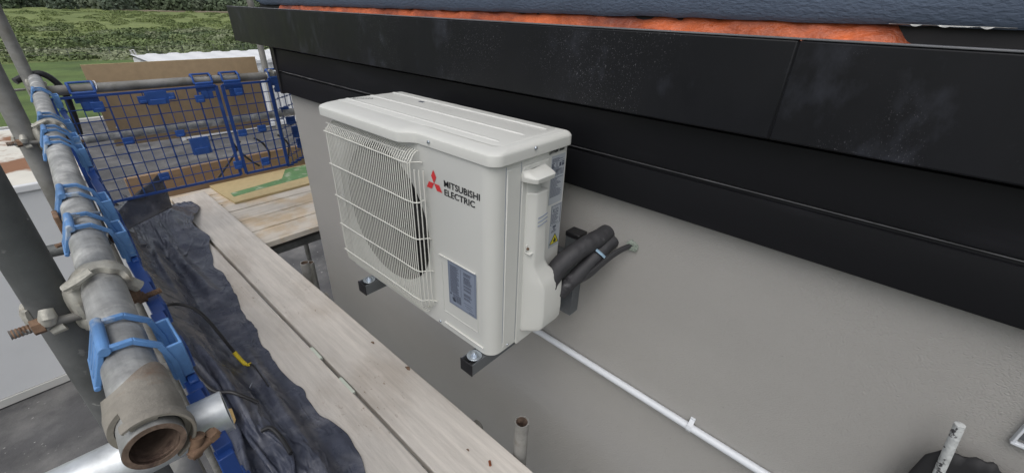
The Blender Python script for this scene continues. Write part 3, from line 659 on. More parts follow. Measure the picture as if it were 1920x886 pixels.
# far guards: mesh plane hung on the cross tube
def far_guard(x0, x1, yb, zt, zb, hooks, lab, lean=0.0, tabs=(), thick=None, hook_m='blue', dy=0.0):
    g = thing('mesh_guard', (x0, yb, zb), lab, 'mesh guard', 'blue mesh guards on the cross tube')
    Y = lambda x: yb + dy * (x - x0)
    mb = MB()
    def vb(x, w, th, z0=zb, z1=zt): mb.box(x - w / 2, x + w / 2, Y(x) - th / 2, Y(x) + th / 2, z0, z1)
    def hb_(z, w, th):
        n = 5
        for k in range(n):
            a, b = x0 + (x1 - x0) * k / n, x0 + (x1 - x0) * (k + 1) / n; mb.box(a, b, Y((a + b) / 2) - th / 2, Y((a + b) / 2) + th / 2, z - w / 2, z + w / 2)
    for x in (x0, x1): vb(x, .018, .012)
    hb_(zt, .012, .012); hb_(zb, .014, .012)
    mb.build('frame', MT['bluedeep'], g, bevel=.001)
    mb = MB(); n = max(2, round((x1 - x0) / .052))
    for k in range(1, n): vb(x0 + (x1 - x0) * k / n, .0075 if k % 4 == 0 else .0042, .005)
    for k in range(1, 9): hb_(zt + (zb - zt) * k / 9, .0045, .005)
    mb.build('mesh_grid', MT['bluedeep'], g, smooth=False)
    for hx in hooks:
        mb = MB(); tz = -.426; ty = 3.150; w = .047
        # square window frame over tube, then plate down to mesh
        for s_ in (-1, 1):
            mb.path([(hx + s_ * w, ty + .022, tz + .018), (hx + s_ * w, ty + .005, tz + .034), (hx + s_ * w, ty - .024, tz + .024), (hx + s_ * w, ty - .034, tz - .012)], .0065, 6)
        mb.path([(hx - w, ty + .005, tz + .034), (hx + w, ty + .005, tz + .034)], .0065, 6)
        mb.path([(hx - w, ty - .034, tz - .012), (hx + w, ty - .034, tz - .012)], .008, 6)
        mb.box(hx - w, hx + w, ty - .040, ty - .030, tz - .060, tz - .012); mb.box(hx - w * .62, hx + w * .62, ty - .046, ty - .032, tz - .10, tz - .055)
        mb.build('hook', MT[hook_m], g, bevel=.0012)
    for tx, tz, w, h in tabs:
        mb = MB(); mb.box(tx - w / 2, tx + w / 2, Y(tx) - .010, Y(tx) + .008, tz - h / 2, tz + h / 2); mb.box(tx - w * .35, tx + w * .35, Y(tx) - .018, Y(tx) - .008, tz - h * .5, tz - h * .1); mb.build('tab', MT['blue'], g, bevel=.002)
    return g
YG = 3.105
far_guard(.085, .80, YG, -.455, -1.018, (.215, .745), 'wide blue mesh guard hung in front of the brown board', tabs=((.245, -.51, .05, .05), (.50, -.492, .10, .07), (.435, -.495, .04, .035), (.565, -.49, .04, .035), (.31, -.70, .05, .035), (.55, -.70, .045, .035), (.70, -.52, .045, .04), (.405, -.93, .05, .04), (.63, -.79, .10, .10), (.80, -.95, .05, .05)))
far_guard(.83, 1.10, YG - .012, -.455, -1.015, (.895,), 'narrow blue mesh guard between the wide one and the house corner', tabs=((.91, -.50, .045, .04), (.87, -.75, .05, .04), (.99, -.74, .05, .04), (.96, -.96, .05, .05)))
far_guard(1.105, 1.32, YG - .004, -.445, -1.03, (1.165,), 'blue mesh guard stub closest to the house corner', tabs=((1.17, -.52, .05, .03), (1.19, -.66, .05, .04), (1.22, -.74, .06, .05), (1.25, -.83, .05, .08), (1.27, -.92, .05, .07)), dy=.8)
# brown board tied to cross tubes
bb = thing('brown_board', (.7, 3.24, -.77), 'brown hardboard sheet tied outside the cross tubes with white ties', 'board')
mb = MB(); mb.prism([(.255, -.322), (1.10, -.322), (1.10, -.765), (.262, -.752)], 3.236, 3.245, Matrix(((1, 0, 0, 0), (0, 0, 1, 0), (0, 1, 0, 0), (0, 0, 0, 1)))); mb.build('sheet', MT['osb'], bb)
mb = MB(); mb.box(.2535, 1.1015, 3.2365, 3.2445, -.3219, -.3195); mb.build('top_edge', MT['osbedge'], bb, smooth=False)
for cx, cz, yy in ((.270, -.424, 3.148), (.287, -.674, 3.158)):
    mb = MB(); pts = []
    for k in range(17):
        a = 2 * math.pi * k / 16; pts.append((cx + .008 * math.sin(a), yy + .045 + .073 * math.cos(a), cz + .028 * math.sin(a)))
    mb.path(pts, .0026, 6, cap=False)
    tag(mb.build('cable_tie', MT['whiteplastic'], None), 'white cable tie on the upper cross tube' if cz > -.5 else 'white cable tie on the lower cross tube', 'cable tie')
# cables
def smooth_path(P, n=8):
    P = [Vector(p) for p in P]; out = []
    for i in range(len(P) - 1):
        p0 = P[max(i - 1, 0)]; p1 = P[i]; p2 = P[i + 1]; p3 = P[min(i + 2, len(P) - 1)]
        for k in range(n):
            t = k / n; out.append(.5 * ((2 * p1) + (-p0 + p2) * t + (2 * p0 - 5 * p1 + 4 * p2 - p3) * t * t + (-p0 + 3 * p1 - 3 * p2 + p3) * t ** 3))
    return out + [P[-1]]
mb = MB(); mb.path(smooth_path([(.00, 3.20, -.375), (.036, 3.215, -.360), (.103, 3.215, -.350), (.148, 3.215, -.420), (.150, 3.215, -.515), (.135, 3.215, -.67), (.10, 3.215, -.88), (.09, 3.22, -1.35)]), .015, 12)
tag(mb.build('black_hose', MT['cable'], None), 'thick black hose looped over the far left corner of the guard rail', 'hose')
for i, pts in enumerate(([(.845, -.80), (.80, -.87), (.72, -.955), (.655, -1.02)], [(.80, -.80), (.825, -.86), (.87, -.93), (.92, -.985)], [(.93, -.795), (.975, -.84), (1.00, -.91), (.985, -.985)], [(1.08, -.80), (1.13, -.86), (1.13, -.92), (1.11, -.985)])):
    mb = MB(); s_ = 3.6 / 3.1; mb.path(smooth_path([(x_ * s_, 3.6, z_ * s_) for x_, z_ in pts]), .008, 8)
    tag(mb.build('loose_cable', MT['cable'], None), ['black cable crossing to lower left behind the mesh', 'black cable crossing to lower right behind the mesh', 'black cable bowed right just left of the thick blue upright', 'black cable bowed right next to the far upright tube'][i], 'cable', 'cables hanging behind the mesh')

# ================================================================== BLACK SHEET
def interp(x, xs, ys): return float(np.interp(x, xs, ys))
RB = [(.3, .22), (.6, .30), (.90, .335), (.965, .372), (1.08, .382), (1.22, .348), (1.40, .348), (1.70, .345), (1.94, .366), (2.27, .402), (2.50, .418), (2.70, .43), (3.0, .50), (3.23, .475), (3.45, .55), (3.62, .60), (3.75, .60)]
def tarp():
    """a sheet with too much cloth for its place, settled by position based dynamics over a low heap"""
    NY, NX = 330, 76
    rg = np.random.default_rng(21)
    ys = np.linspace(.28, 3.74, NY)
    rb = np.interp(ys, [a for a, b in RB], [b for a, b in RB]) + .006 * np.sin(ys * 11) + .004 * np.sin(ys * 23 + 1)
    le = np.interp(ys, [.3, 1.0, 1.3, 1.6, 1.9, 2.3, 2.8, 3.2, 3.45, 3.74], [-1.34, -1.33, -1.27, -1.17, -1.09, -1.05, -1.07, -1.12, -1.16, -1.22])
    xl = .010 + .0345 * ys
    def floor(X, Y):
        e = np.interp(Y, ys, le) - DZ; d = np.clip((X - .010 - .0345 * Y), 0, 1)
        h = e * np.clip(1 - d / .15, 0, 1) ** 1.3
        h += .075 * np.exp(-((X - .17 - .03 * np.sin(Y * 2.3) - .03 * (Y - 1)) / .045) ** 2) * (.4 + .6 * np.sin(Y * 2.9 + .5) ** 2)
        h += .050 * np.exp(-((X - .27 - .02 * np.sin(Y * 3.1 + 1) - .02 * (Y - 1)) / .03) ** 2) * np.sin(Y * 2.1 + 2) ** 2 * np.clip((np.interp(Y, ys, rb) - X) / .06, 0, 1)
        h += .13 * np.clip((Y - 2.8) / .6, 0, 1) * np.clip((3.72 - Y) / .2, 0, 1) * np.exp(-((X - .36) / .15) ** 2)
        h += .045 * np.clip(np.sin(d * 75 + 2.2 * np.sin(Y * 3.3) + Y * 2) , 0, 1) * np.exp(-((d - .075) / .05) ** 2) * (.5 + .5 * np.sin(Y * 5 + 1)) * np.clip(e / .15, 0, 1)
        return DZ + .004 + h
    U = np.linspace(0, 1, NX)[None, :]
    X = xl[:, None] + (rb - xl)[:, None] * U; Y = np.repeat(ys[:, None], NX, 1)
    def sm(n, k):
        q = rg.normal(size=(NY, NX))
        for _ in range(k):
            q = (q + np.roll(q, 1, 0) + np.roll(q, -1, 0) + np.roll(q, 2, 0) + np.roll(q, -2, 0) + np.roll(q, 1, 1) + np.roll(q, -1, 1)) / 7
        return n * q / q.std()
    def sa(n, k, kx):
        q = rg.normal(size=(NY, NX))
        for _ in range(k): q = (q + np.roll(q, 1, 0) + np.roll(q, -1, 0) + np.roll(q, 3, 0) + np.roll(q, -3, 0)) / 5
        for _ in range(kx): q = (q + np.roll(q, 1, 1) + np.roll(q, -1, 1)) / 3
        return n * q / q.std()
    Lf = np.clip(1.35 - 1.7 * U, .12, 1)
    Z = floor(X, Y) + .010 + np.abs(sa(.034, 24, 5)) * Lf + np.abs(sm(.010, 5)) * (.4 + .6 * Lf)
    X = X + sm(.003, 3); Y = Y + sm(.006, 4)
    P = np.stack([X, Y, Z], -1)
    exc = (1.04 + (.95 + .3 * np.sin(ys[:, None] * 2.7 + 1) ** 2) * np.clip(1.15 - 1.35 * (U[:, :-1]), 0, 1)) + .0 * ys[:, None]
    rx_ = (rb - xl)[:, None] * exc / (NX - 1); ry_ = (ys[1] - ys[0]) * 1.035
    w = np.ones((NY, NX)); w[:, 0] = 0; w[:, -1] = 0.02; w[0, :] = 0; w[-1, :] = 0
    P[:, -1, 2] = DZ + .004; P[:, 0, 2] = le
    P0 = P.copy(); vel = np.zeros_like(P)
    def con(ax, k, rest, lo, st, par):
        """distance constraint between (i) and (i+k) on one axis; lo: only resist below"""
        if ax == 0: A = (slice(par, NY - k, 2 * k), slice(None)); 
        for o_ in range(k):
            i0 = np.arange(o_ + par * k, (NY if ax == 0 else NX) - k, 2 * k)
            if ax == 0: a_, b_ = (i0, slice(None)), (i0 + k, slice(None))
            else: a_, b_ = (slice(None), i0), (slice(None), i0 + k)
            pa, pb = P[a_], P[b_]; wa, wb = w[a_][..., None], w[b_][..., None]
            d = pb - pa; L = np.linalg.norm(d, axis=-1, keepdims=True) + 1e-9
            r = rest if np.isscalar(rest) else rest[:, np.minimum(i0, NX - 2)][..., None]
            c = (L - r) / L * d
            if lo: c = np.where(L < r, c, 0)
            ws = wa + wb + 1e-9
            P[a_] = pa + st * wa / ws * c; P[b_] = pb - st * wb / ws * c
    for it in range(190):
        old = P.copy(); vel *= .90; vel[..., 2] -= .00016
        P += vel * (w[..., None] > .5)
        for sub in range(2):
            for par in (0, 1):
                con(0, 1, ry_, False, .9, par); con(1, 1, rx_, False, .9, par)
            for par in (0, 1):
                con(1, 3, rx_ * 3 * .72, True, .35, par); con(0, 5, ry_ * 5 * .95, True, .45, par)
        # diagonals
        for (di, dj) in ((1, 1), (1, -1)):
            for par in (0, 1):
                i0 = np.arange(par, NY - 1, 2)
                ja = slice(0, NX - 1) if dj == 1 else slice(1, NX); jb = slice(1, NX) if dj == 1 else slice(0, NX - 1)
                pa = P[i0, ja]; pb = P[i0 + 1, jb]; d = pb - pa; L = np.linalg.norm(d, axis=-1, keepdims=True) + 1e-9
                r = np.sqrt(rx_[i0] ** 2 + ry_ ** 2)[..., None]; c = (L - r) / L * d * .25
                wa = w[i0, ja][..., None]; wb = w[i0 + 1, jb][..., None]
                P[i0, ja] = pa + c * (wa > .5); P[i0 + 1, jb] = pb - c * (wb > .5)
        fl = floor(P[..., 0], P[..., 1]); hit = P[..., 2] < fl
        P[..., 2] = np.where(hit, fl, P[..., 2])
        lim = .010 + .0345 * P[..., 1]; P[..., 0] = np.maximum(P[..., 0], lim)
        lim2 = np.interp(P[..., 1], ys, rb) + .012; P[..., 0] = np.minimum(P[..., 0], lim2)
        P[w == 0] = P0[w == 0]
        vel = P - old; vel[hit] *= .5
        sp_ = np.linalg.norm(vel, axis=-1, keepdims=True); vel *= np.minimum(1, .006 / (sp_ + 1e-9))
    V = P
    me = bpy.data.meshes.new('black_sheet')
    idx = np.arange(NY * NX).reshape(NY, NX)
    F = np.stack([idx[:-1, :-1], idx[:-1, 1:], idx[1:, 1:], idx[1:, :-1]], -1).reshape(-1, 4)
    me.from_pydata(V.reshape(-1, 3).tolist(), [], F.tolist()); me.polygons.foreach_set('use_smooth', [True] * len(me.polygons))
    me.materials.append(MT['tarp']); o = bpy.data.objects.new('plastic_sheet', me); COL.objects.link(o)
    ss = o.modifiers.new('sub', 'SUBSURF'); ss.levels = 1; ss.render_levels = 1
    s_ = o.modifiers.new('solid', 'SOLIDIFY'); s_.thickness = .0012
    tag(o, 'crumpled black plastic sheet heaped along the boards beside the blue mesh', 'sheet')
    return V, o
import time as _t; _t0 = _t.time()
TV, tarp_o = tarp()
print('sheet', _t.time() - _t0)
def tarp_z(x, y):
    d = (TV[:, :, 0] - x) ** 2 + (TV[:, :, 1] - y) ** 2; k = np.unravel_index(np.argsort(d, axis=None)[:6], d.shape); return float(TV[:, :, 2][k].max())
# stiff flap standing up at the far end of the sheet
mb = MB(); n1, n2 = 40, 14
for i in range(n1):
    for j in range(n2):
        u = i / (n1 - 1); v = j / (n2 - 1)
        x_ = .125 + .27 * u; ht = -1.05 + .13 * u ** 1.3 - (.10 * max(0, (u - .93) / .07))
        z_ = -1.15 + (ht + 1.15) * v
        mb.v.append((x_ + .01 * v, 3.02 + .20 * u + .035 * math.sin(u * 5) * v - .05 * (1 - v), z_))
for i in range(n1 - 1):
    for j in range(n2 - 1): mb.f.append((i * n2 + j, i * n2 + j + 1, (i + 1) * n2 + j + 1, (i + 1) * n2 + j))
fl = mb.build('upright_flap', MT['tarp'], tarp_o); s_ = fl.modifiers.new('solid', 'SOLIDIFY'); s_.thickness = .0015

# cable with yellow tape lying over the sheet
cb = thing('taped_cable', (.2, 1.9, -1.2), 'black cable with yellow tape arching over the black sheet', 'cable')
def on(x, y, h=.008): return (x, y, tarp_z(x, y) + h)
def hi(x, y, z, h=.007): return (x, y, max(z, tarp_z(x, y) + h))
P = [(.066, 1.80, -1.12), (.075, 1.81, -1.042)]
pA = hi(.131, 1.86, -1.06); pB = hi(.192, 1.81, -1.12); pC = on(.247, 1.70, .009); pD = on(.266, 1.62, .009); pE = on(.262, 1.45, .004)
pts = smooth_path(P + [pA, pB, pC, pD, pE]); mb = MB(); mb.path(pts[:34], .0062, 10); mb.build('cable_sheath', MT['cable'], cb)
mb = MB(); mb.path(pts[30:38], .0085, 12, flat=.8); mb.build('yellow_tape', MT['yellow'], cb, angle=50)
mb = MB(); mb.path(pts[36:], .0028, 8); mb.build('thin_wire', MT['cable'], cb)
mb = MB(); mb.path(smooth_path([(.050, 1.66, -1.19), hi(.075, 1.60, -1.20), hi(.104, 1.486, -1.235), hi(.15, 1.42, -1.25), hi(.200, 1.36, -1.30, .004)]), .0062, 10)
tag(mb.build('lower_cable', MT['cable'], None), 'black cable emerging from the mesh and ending in a fold of the sheet', 'cable')
mb = MB(); hp = smooth_path([on(.165, 1.235, .006), on(.188, 1.215, .016), on(.198, 1.16, .012), on(.196, 1.09, .010)]); mb.path(hp, .0075, 12); mb.path([hp[-1], Vector(hp[-1]) + Vector((-.0005, -.004, 0))], .0045, 10)
tag(mb.build('hose_offcut', MT['cable'], None), 'short curved black hose offcut lying on the sheet', 'hose')
mb = MB(); q = on(.105, 1.36, .006); mb.prism([(-.018, -.03), (.012, -.035), (.02, .03), (-.01, .034)], -.006, .010, Matrix.Translation(q) @ Matrix.Rotation(.5, 4, 'Y')); tag(mb.build('wood_offcut', MT['wood_bit'], None, bevel=.001), 'pale wood offcut on the sheet beside the bright tube end', 'offcut')
mb = MB(); q = Vector(on(.205, 1.46, .008)); mb.path([q, q + Vector((.014, .012, .006))], .0014, 6); tag(mb.build('loose_nail', MT['zinc'], None), 'tiny bright nail lying on the black sheet', 'nail')

# ================================================================== OUTDOOR UNIT
UX0, UX1, UY0, UY1 = .607, .880, .588, 1.288
UB, UT = -.828, -.286
ac = thing('heat_pump_unit', ((UX0 + UX1) / 2, (UY0 + UY1) / 2, UB), 'cream outdoor heat pump unit with wire fan grille on wall brackets', 'outdoor unit')
def rrect(x0, x1, y0, y1, rs, n=7):
    """rs: radii at (x0,y0),(x1,y0),(x1,y1),(x0,y1)"""
    pts = []
    cs = ((x0, y0, 180), (x1, y0, 270), (x1, y1, 0), (x0, y1, 90)); sg = ((1, 1), (-1, 1), (-1, -1), (1, -1))
    for (cx, cy, a0), (sx, sy), r in zip(cs, sg, rs):
        for k in range(n + 1):
            a = R(a0 + 90 * k / n); pts.append((cx + sx * r + r * math.cos(a), cy + sy * r + r * math.sin(a)))
    return pts
# casing shell: open at the front panel zone
out = rrect(UX0, UX1, UY0, UY1, (.034, .008, .008, .016), n=9)
mb = MB(); nO = len(out)
# walls, leaving out the long front face (between last point of corner 4 and first of corner 1)
ringb = [Vector((p[0], p[1], UB)) for p in out]; ringt = [Vector((p[0], p[1], UT)) for p in out]
fs = [(i, i + 1, nO + i + 1, nO + i) for i in range(nO - 1)] + [tuple(range(nO - 1, -1, -1)), tuple(range(nO, 2 * nO))]
mb.add(ringb + ringt, fs); mb.build('casing', MT['white'], ac, angle=50)
# front panel with round hole
FCy, FCz, FR = 1.058, -.562, .229
mb = MB(); y_a, y_b = out[0][1], out[-1][1]; NA = 96
def rectpt(a):
    c, s_ = math.cos(a), math.sin(a); t = 1e9
    if c > 1e-9: t = min(t, (y_b - FCy) / c)
    if c < -1e-9: t = min(t, (y_a - FCy) / c)
    if s_ > 1e-9: t = min(t, (UT - FCz) / s_)
    if s_ < -1e-9: t = min(t, (UB - FCz) / s_)
    return FCy + c * t, FCz + s_ * t
angs = sorted([2 * math.pi * k / NA for k in range(NA)] + [math.atan2(z - FCz, y - FCy) % (2 * math.pi) for y in (y_a, y_b) for z in (UB, UT)])
N = len(angs); R0 = []; R1 = []; R2 = []; R3 = []; R4 = []; R5 = []
for a in angs:
    yy, zz = rectpt(a); c, s_ = math.cos(a), math.sin(a)
    R0.append(Vector((UX0, yy, zz))); R1.append(Vector((UX0, FCy + c * (FR + .006), FCz + s_ * (FR + .006))))
    R2.append(Vector((UX0 + .003, FCy + c * FR, FCz + s_ * FR))); R3.append(Vector((UX0 + .02, FCy + c * (FR - .012), FCz + s_ * (FR - .012)))); R4.append(Vector((UX0 + .075, FCy + c * (FR - .014), FCz + s_ * (FR - .014))))
mb.loft([R0, R1, R2, R3], cap=False); mb.build('front_panel', MT['white'], ac, angle=40)
mb = MB(); mb.loft([R3, R4], cap=False); mb.add([Vector((UX0 + .0751, FCy + math.cos(a) * FR, FCz + math.sin(a) * FR)) for a in angs], [tuple(range(N))]); mb.build('fan_shroud', MT['darkin'], ac)
fan = MB(); hub = [[Vector((UX0 + .03 + dx, FCy + math.cos(k * .2618) * r, FCz + math.sin(k * .2618) * r)) for k in range(24)] for dx, r in ((0, .001), (0, .045), (.008, .052), (.04, .052))]
fan.loft(hub); fo = fan.build('fan_hub', MT['fan'], ac)
for b_i in range(3):
    mb = MB(); n1, n2 = 14, 14; a0 = R(20 + b_i * 120)
    for i in range(n1):
        for j in range(n2):
            r = .05 + (FR - .022 - .05) * i / (n1 - 1); sp_ = R(78) * (1 - .15 * i / n1); a = a0 + sp_ * j / (n2 - 1) + .25 * (i / n1)
            mb.v.append((UX0 + .030 + .04 * (j / (n2 - 1)) - .006 * math.sin(math.pi * j / n2), FCy + r * math.cos(a), FCz + r * math.sin(a)))
    for i in range(n1 - 1):
        for j in range(n2 - 1): mb.f.append((i * n2 + j, i * n2 + j + 1, (i + 1) * n2 + j + 1, (i + 1) * n2 + j))
    o = mb.build('fan_blade', MT['fan'], fo); s_ = o.modifiers.new('s', 'SOLIDIFY'); s_.thickness = .003
# lid
def lid_outline(g, gx):
    """g = inset"""
    xf, xs, xr, yn, yf = .602 + gx, .573 + gx, .890 - g, .578 + g, 1.299 - g
    pts = []
    def arc(cx, cy, r, a0, a1, n=8):
        for k in range(n + 1):
            a = R(a0 + (a1 - a0) * k / n); pts.append((cx + r * math.cos(a), cy + r * math.sin(a)))
    r1 = max(.004, .030 - g * .5); arc(xf + r1, yn + r1, r1, 180, 270)
    r2 = max(.003, .022 - g); arc(xr - r2, yn + r2, r2, 270, 360)
    r3 = max(.003, .012 - g); arc(xr - r3, yf - r3, r3, 0, 90)
    r4 = max(.004, .034 - g * .5); arc(xs + r4, yf - r4, r4, 90, 180)
    for k in range(9):
        t = k / 8; sm = t * t * (3 - 2 * t); pts.append((xs + (xf - xs) * sm, .888 - .05 * t))
    return pts
rings = []
for g, gx, z in ((.0035, .0035, -.2925), (.0005, .0005, -.2922), (0, 0, -.2915), (0, 0, -.2715), (.0008, .0012, -.2682), (.0030, .0050, -.2655), (.0065, .0180, -.2622), (.0110, .0340, -.2600), (.0150, .0460, -.2588), (.0185, .0520, -.2583)):
    rings.append([Vector((p[0], p[1], z)) for p in lid_outline(g, gx)])
# slightly dropped front shelf
mb = MB(); mb.loft(rings); lid = mb.build('lid', MT['white'], ac, angle=28)
for x_ in (.672, .757, .840):
    mb = MB(); a, b = .626, 1.285
    prof = [(-.0052, 0), (-.0030, .0030), (.0030, .0030), (.0052, 0)]
    mb.loft([[Vector((x_ + p[0] * .3, a, -.2583)) for p in prof]] + [[Vector((x_ + p[0], y_, -.2584 + p[1])) for p in prof] for y_ in (a + .012, b - .01)] + [[Vector((x_ + p[0], b, -.2584 + p[1] * .6)) for p in prof]])
    mb.build('lid_rib', MT['white'], lid, angle=60)
mb = MB()   # raised centre field of the lid
pf = rrect(.640, .872, .606, 1.285, (.02, .02, .006, .006))
mb.loft([[Vector((p[0], p[1], -.2583)) for p in pf], [Vector((.756 + (p[0] - .756) * .985, .945 + (p[1] - .945) * .995, -.2574)) for p in pf]]); mb.build('lid_field', MT['white'], lid, angle=60)
# screws
for i, (p, d) in enumerate((((.601, .793, -.279), (-1, 0, 0)), ((.733, .577, -.272), (0, -1, 0)), ((.668, .5872, -.815), (0, -1, 0)), ((.6065, .797, -.817), (-1, 0, 0)))):
    mb = MB(); p = Vector(p); d = Vector(d); mb.path([p, p + d * .0015, p + d * .003, p + d * .0038], .004, 12, rs=[.0042, .0042, .0034, .0015]); mb.build('screw', MT['zinc'], lid if i < 2 else ac)
# wire grille
GX = .576; bx0, bx1 = .866, 1.262
ZT, ZB = -.318, -.792
def wire(mb, pts, r): mb.path(smooth_path(pts, 4), r, 6)
g_o = MB()
nv = 45
for k in range(nv):
    y_ = .842 + (1.256 - .842) * k / (nv - 1)
    gx = GX
    wire(g_o, [(.603, y_, ZT + .008), (.592, y_, ZT + .002), (.581, y_, ZT - .012), (gx, y_, ZT - .034), (gx, y_, ZT - .2), (gx, y_, ZB + .12), (gx, y_, ZB + .028), (.580, y_, ZB + .008), (.592, y_, ZB - .006), (.604, y_, ZB - .008)], .00155)
for q_, y_ in enumerate((.833, .824, .815)):
    gx = GX + .006 + q_ * .0065; zt_ = -.352 - .001 * q_
    wire(g_o, [(gx, y_, zt_), (gx, y_, -.5), (gx, y_, -.72), (gx + .004, y_ + .002, -.765), (.604, y_ + .012 * (q_ + 1), -.79)], .00155)
# left side wires curve back to casing
for k in range(2):
    y_ = 1.263 + .006 * k; gx = GX + .0015 + k * .005
    wire(g_o, [(.603, y_, ZT + .004), (gx + .005, y_, ZT - .012), (gx, y_, ZT - .035), (gx, y_, -.56), (gx, y_, ZB + .03), (.603, y_, ZB - .006)], .00155)
g_o.build('fan_grille', MT['whitewire'], ac)
hw = MB()
for k, z_ in enumerate((-.318, -.338, -.440, -.546, -.648, -.748)):
    xg = GX - .0022 if k else .588
    ye = (.873, .828, .826, .812, .810, .803)[k]; yr = .842 if k > 1 else .86
    ptsw = [(.603, 1.284, z_), (.590, 1.279, z_), (xg + .002, 1.266, z_), (xg, 1.255, z_), (xg, 1.1, z_), (xg, .95, z_), (xg, .862 if k < 2 else .848, z_), (.590, .846 if k < 2 else .828, z_), (.602, ye + .008, z_), (.603, ye, z_)]
    if k == 0: ptsw = [(.590, 1.279, z_), (.588, 1.2, z_), (.588, .95, z_), (.588, .873, z_)]
    wire(hw, ptsw, .0016)
hw.build('grille_crossbar', MT['whitewire'], ac)
# louvre backing behind lower part of grille? fine dark slots at the end face
# bottom lip of casing
mb = MB(); mb.box(.6015, .6068, .615, .775, UB + .022, UB + .0245); mb.build('front_lip', MT['white'], ac, bevel=.001)
mb = MB(); mb.box(.6025, .6066, .643, .784, -.5815, -.579); mb.build('label_ledge', MT['white'], ac, bevel=.001)
# embossed panel outline below the label
mb = MB()
for (a, b, c, d) in ((.637, .776, -.7655, -.7645), (.637, .638, -.765, -.60), (.775, .776, -.765, -.60)): mb.box(.6055, .6067, a, b, c, d)
mb.build('embossed_line', MT['white'], ac, smooth=False)
# logo
LX = .6058
def YZ(y, z, x=LX): return Vector((x, y, z))
mb = MB(); cy, cz = .7885, -.3815; L1, Wd = .0345, .0098
def rhomb(angd):
    a = R(angd); d = Vector((0, -math.cos(a), math.sin(a))); e = Vector((0, -math.sin(a), -math.cos(a)))
    c = YZ(cy, cz); p = [c, c + d * L1 / 2 + e * Wd, c + d * L1, c + d * L1 / 2 - e * Wd]
    mb.add(p, [(0, 1, 2, 3)])
for a in (90, 210, 330): rhomb(a)
mb.build('diamond_emblem', MT['red'], ac, smooth=False)
mb = MB()
w1 = text_mb(MB(), 'MITSUBISHI', (0, 0, 0), (0, -1, 0), (0, 0, 1), .0215, 1, .0004)
w2 = text_mb(MB(), 'ELECTRIC', (0, 0, 0), (0, -1, 0), (0, 0, 1), .0215, 1, .0004)
text_mb(mb, 'MITSUBISHI', YZ(.7515, -.3785), (0, -1, 0), (0, 0, 1), .0225, .1245 / w1 * .0215 / .0225, .00045)
text_mb(mb, 'ELECTRIC', YZ(.7515, -.4010), (0, -1, 0), (0, 0, 1), .0225, .1085 / w2 * .0215 / .0225, .00045)
mb.build('maker_lettering', MT['ink'], ac, smooth=False)
# front info label
mb = MB(); mb.box(.6050, .6062, .642, .750, -.7215, -.584); il = mb.build('info_label', MT['label'], ac, smooth=False)
mb = MB(); r2_ = random.Random(2)
def line(y0, y1, z, h, x=.6048): mb.box(x - .0001, x, y1, y0, z - h, z)
for k in range(34):
    z = -.593 - k * .0026
    line(.742, .742 - r2_.uniform(.026, .036), z, .0013)
    if r2_.random() < .8: line(.689, .689 - r2_.uniform(.022, .032), z, .0013)
    line(.7005, .6985, z, .0013)
for k in range(10): line(.735 - r2_.uniform(0, .004), .70, -.683 - k * .0024, .0011); 
for (a, b, z, h) in ((.744, .738, -.683, .006), (.736, .726, -.697, .004), (.733, .722, -.702, .006), (.716, .7155, -.69, .018), (.702, .7015, -.69, .018), (.716, .7015, -.7075, .0006), (.69, .655, -.692, .001), (.685, .66, -.699, .0012), (.68, .655, -.705, .001), (.67, .65, -.7135, .0018)): line(a, b, z, h)
for (a, b, z, h) in ((.747, .7462, -.587, .131), (.646, .6452, -.587, .131), (.747, .645, -.587, .0006), (.747, .645, -.7180, .0006)): line(a, b, z, h)
mb.build('label_print', MT['labelink'], il, smooth=False)
# side seams (grooves as thin dark recess strips + raised lips)
mb = MB(); mb.box(.6475, .6490, UY0 - .0004, UY0 + .002, UB + .03, UT - .014); mb.box(.6985, .7000, UY0 - .0004, UY0 + .002, UB + .01, UT - .014); mb.build('side_seam', MT['label'], ac, smooth=False)
mb = MB(); mb.box(.651, .697, UY0 - .0025, UY0 + .001, UB + .012, UT - .022)
mb.build('side_strip', MT['white'], ac, bevel=.002)
# service cover plate
mb = MB(); pl_ = rrect(.7015, .800, -.836, -.312, (.006, .006, .006, .012)); mb.prism([(p[0], p[1]) for p in pl_], UY0 - .0035, UY0 + .001, Matrix(((1, 0, 0, 0), (0, 0, 1, 0), (0, 1, 0, 0), (0, 0, 0, 1))))
cov = mb.build('service_cover', MT['white'], ac, bevel=.0015)
YF = UY0 - .0035
def ring(z, xl_, xc, xr_, dy, rb_=.006):
    # left at wall xl_, chamfer to xc at depth dy, flat to xr_, back to the plate
    y1 = YF - dy
    return [Vector((xl_, YF + .002, z)), Vector((xl_ + (xc - xl_) * .10, YF - dy * .22, z)), Vector((xl_ + (xc - xl_) * .85, y1 + dy * .14, z)), Vector((xc + .004, y1, z)), Vector((xr_ - .008, y1, z)), Vector((xr_ - .002, y1 + .004, z)), Vector((xr_, y1 + .010, z)), Vector((xr_, YF + .002, z))]
mb = MB()
mb.loft([ring(-.377, .7165, .730, .777, .024), ring(-.50, .7165, .731, .780, .025), ring(-.575, .7165, .732, .783, .025), ring(-.600, .7165, .735, .795, .029), ring(-.625, .7170, .742, .815, .044), ring(-.648, .7175, .748, .835, .051), ring(-.74, .7180, .750, .840, .052), ring(-.775, .7185, .750, .840, .051), ring(-.790, .7185, .748, .834, .045), ring(-.797, .7200, .745, .82, .030)])
mb.build('pipe_cover', MT['white'], cov, bevel=.004, seg=3, angle=60)
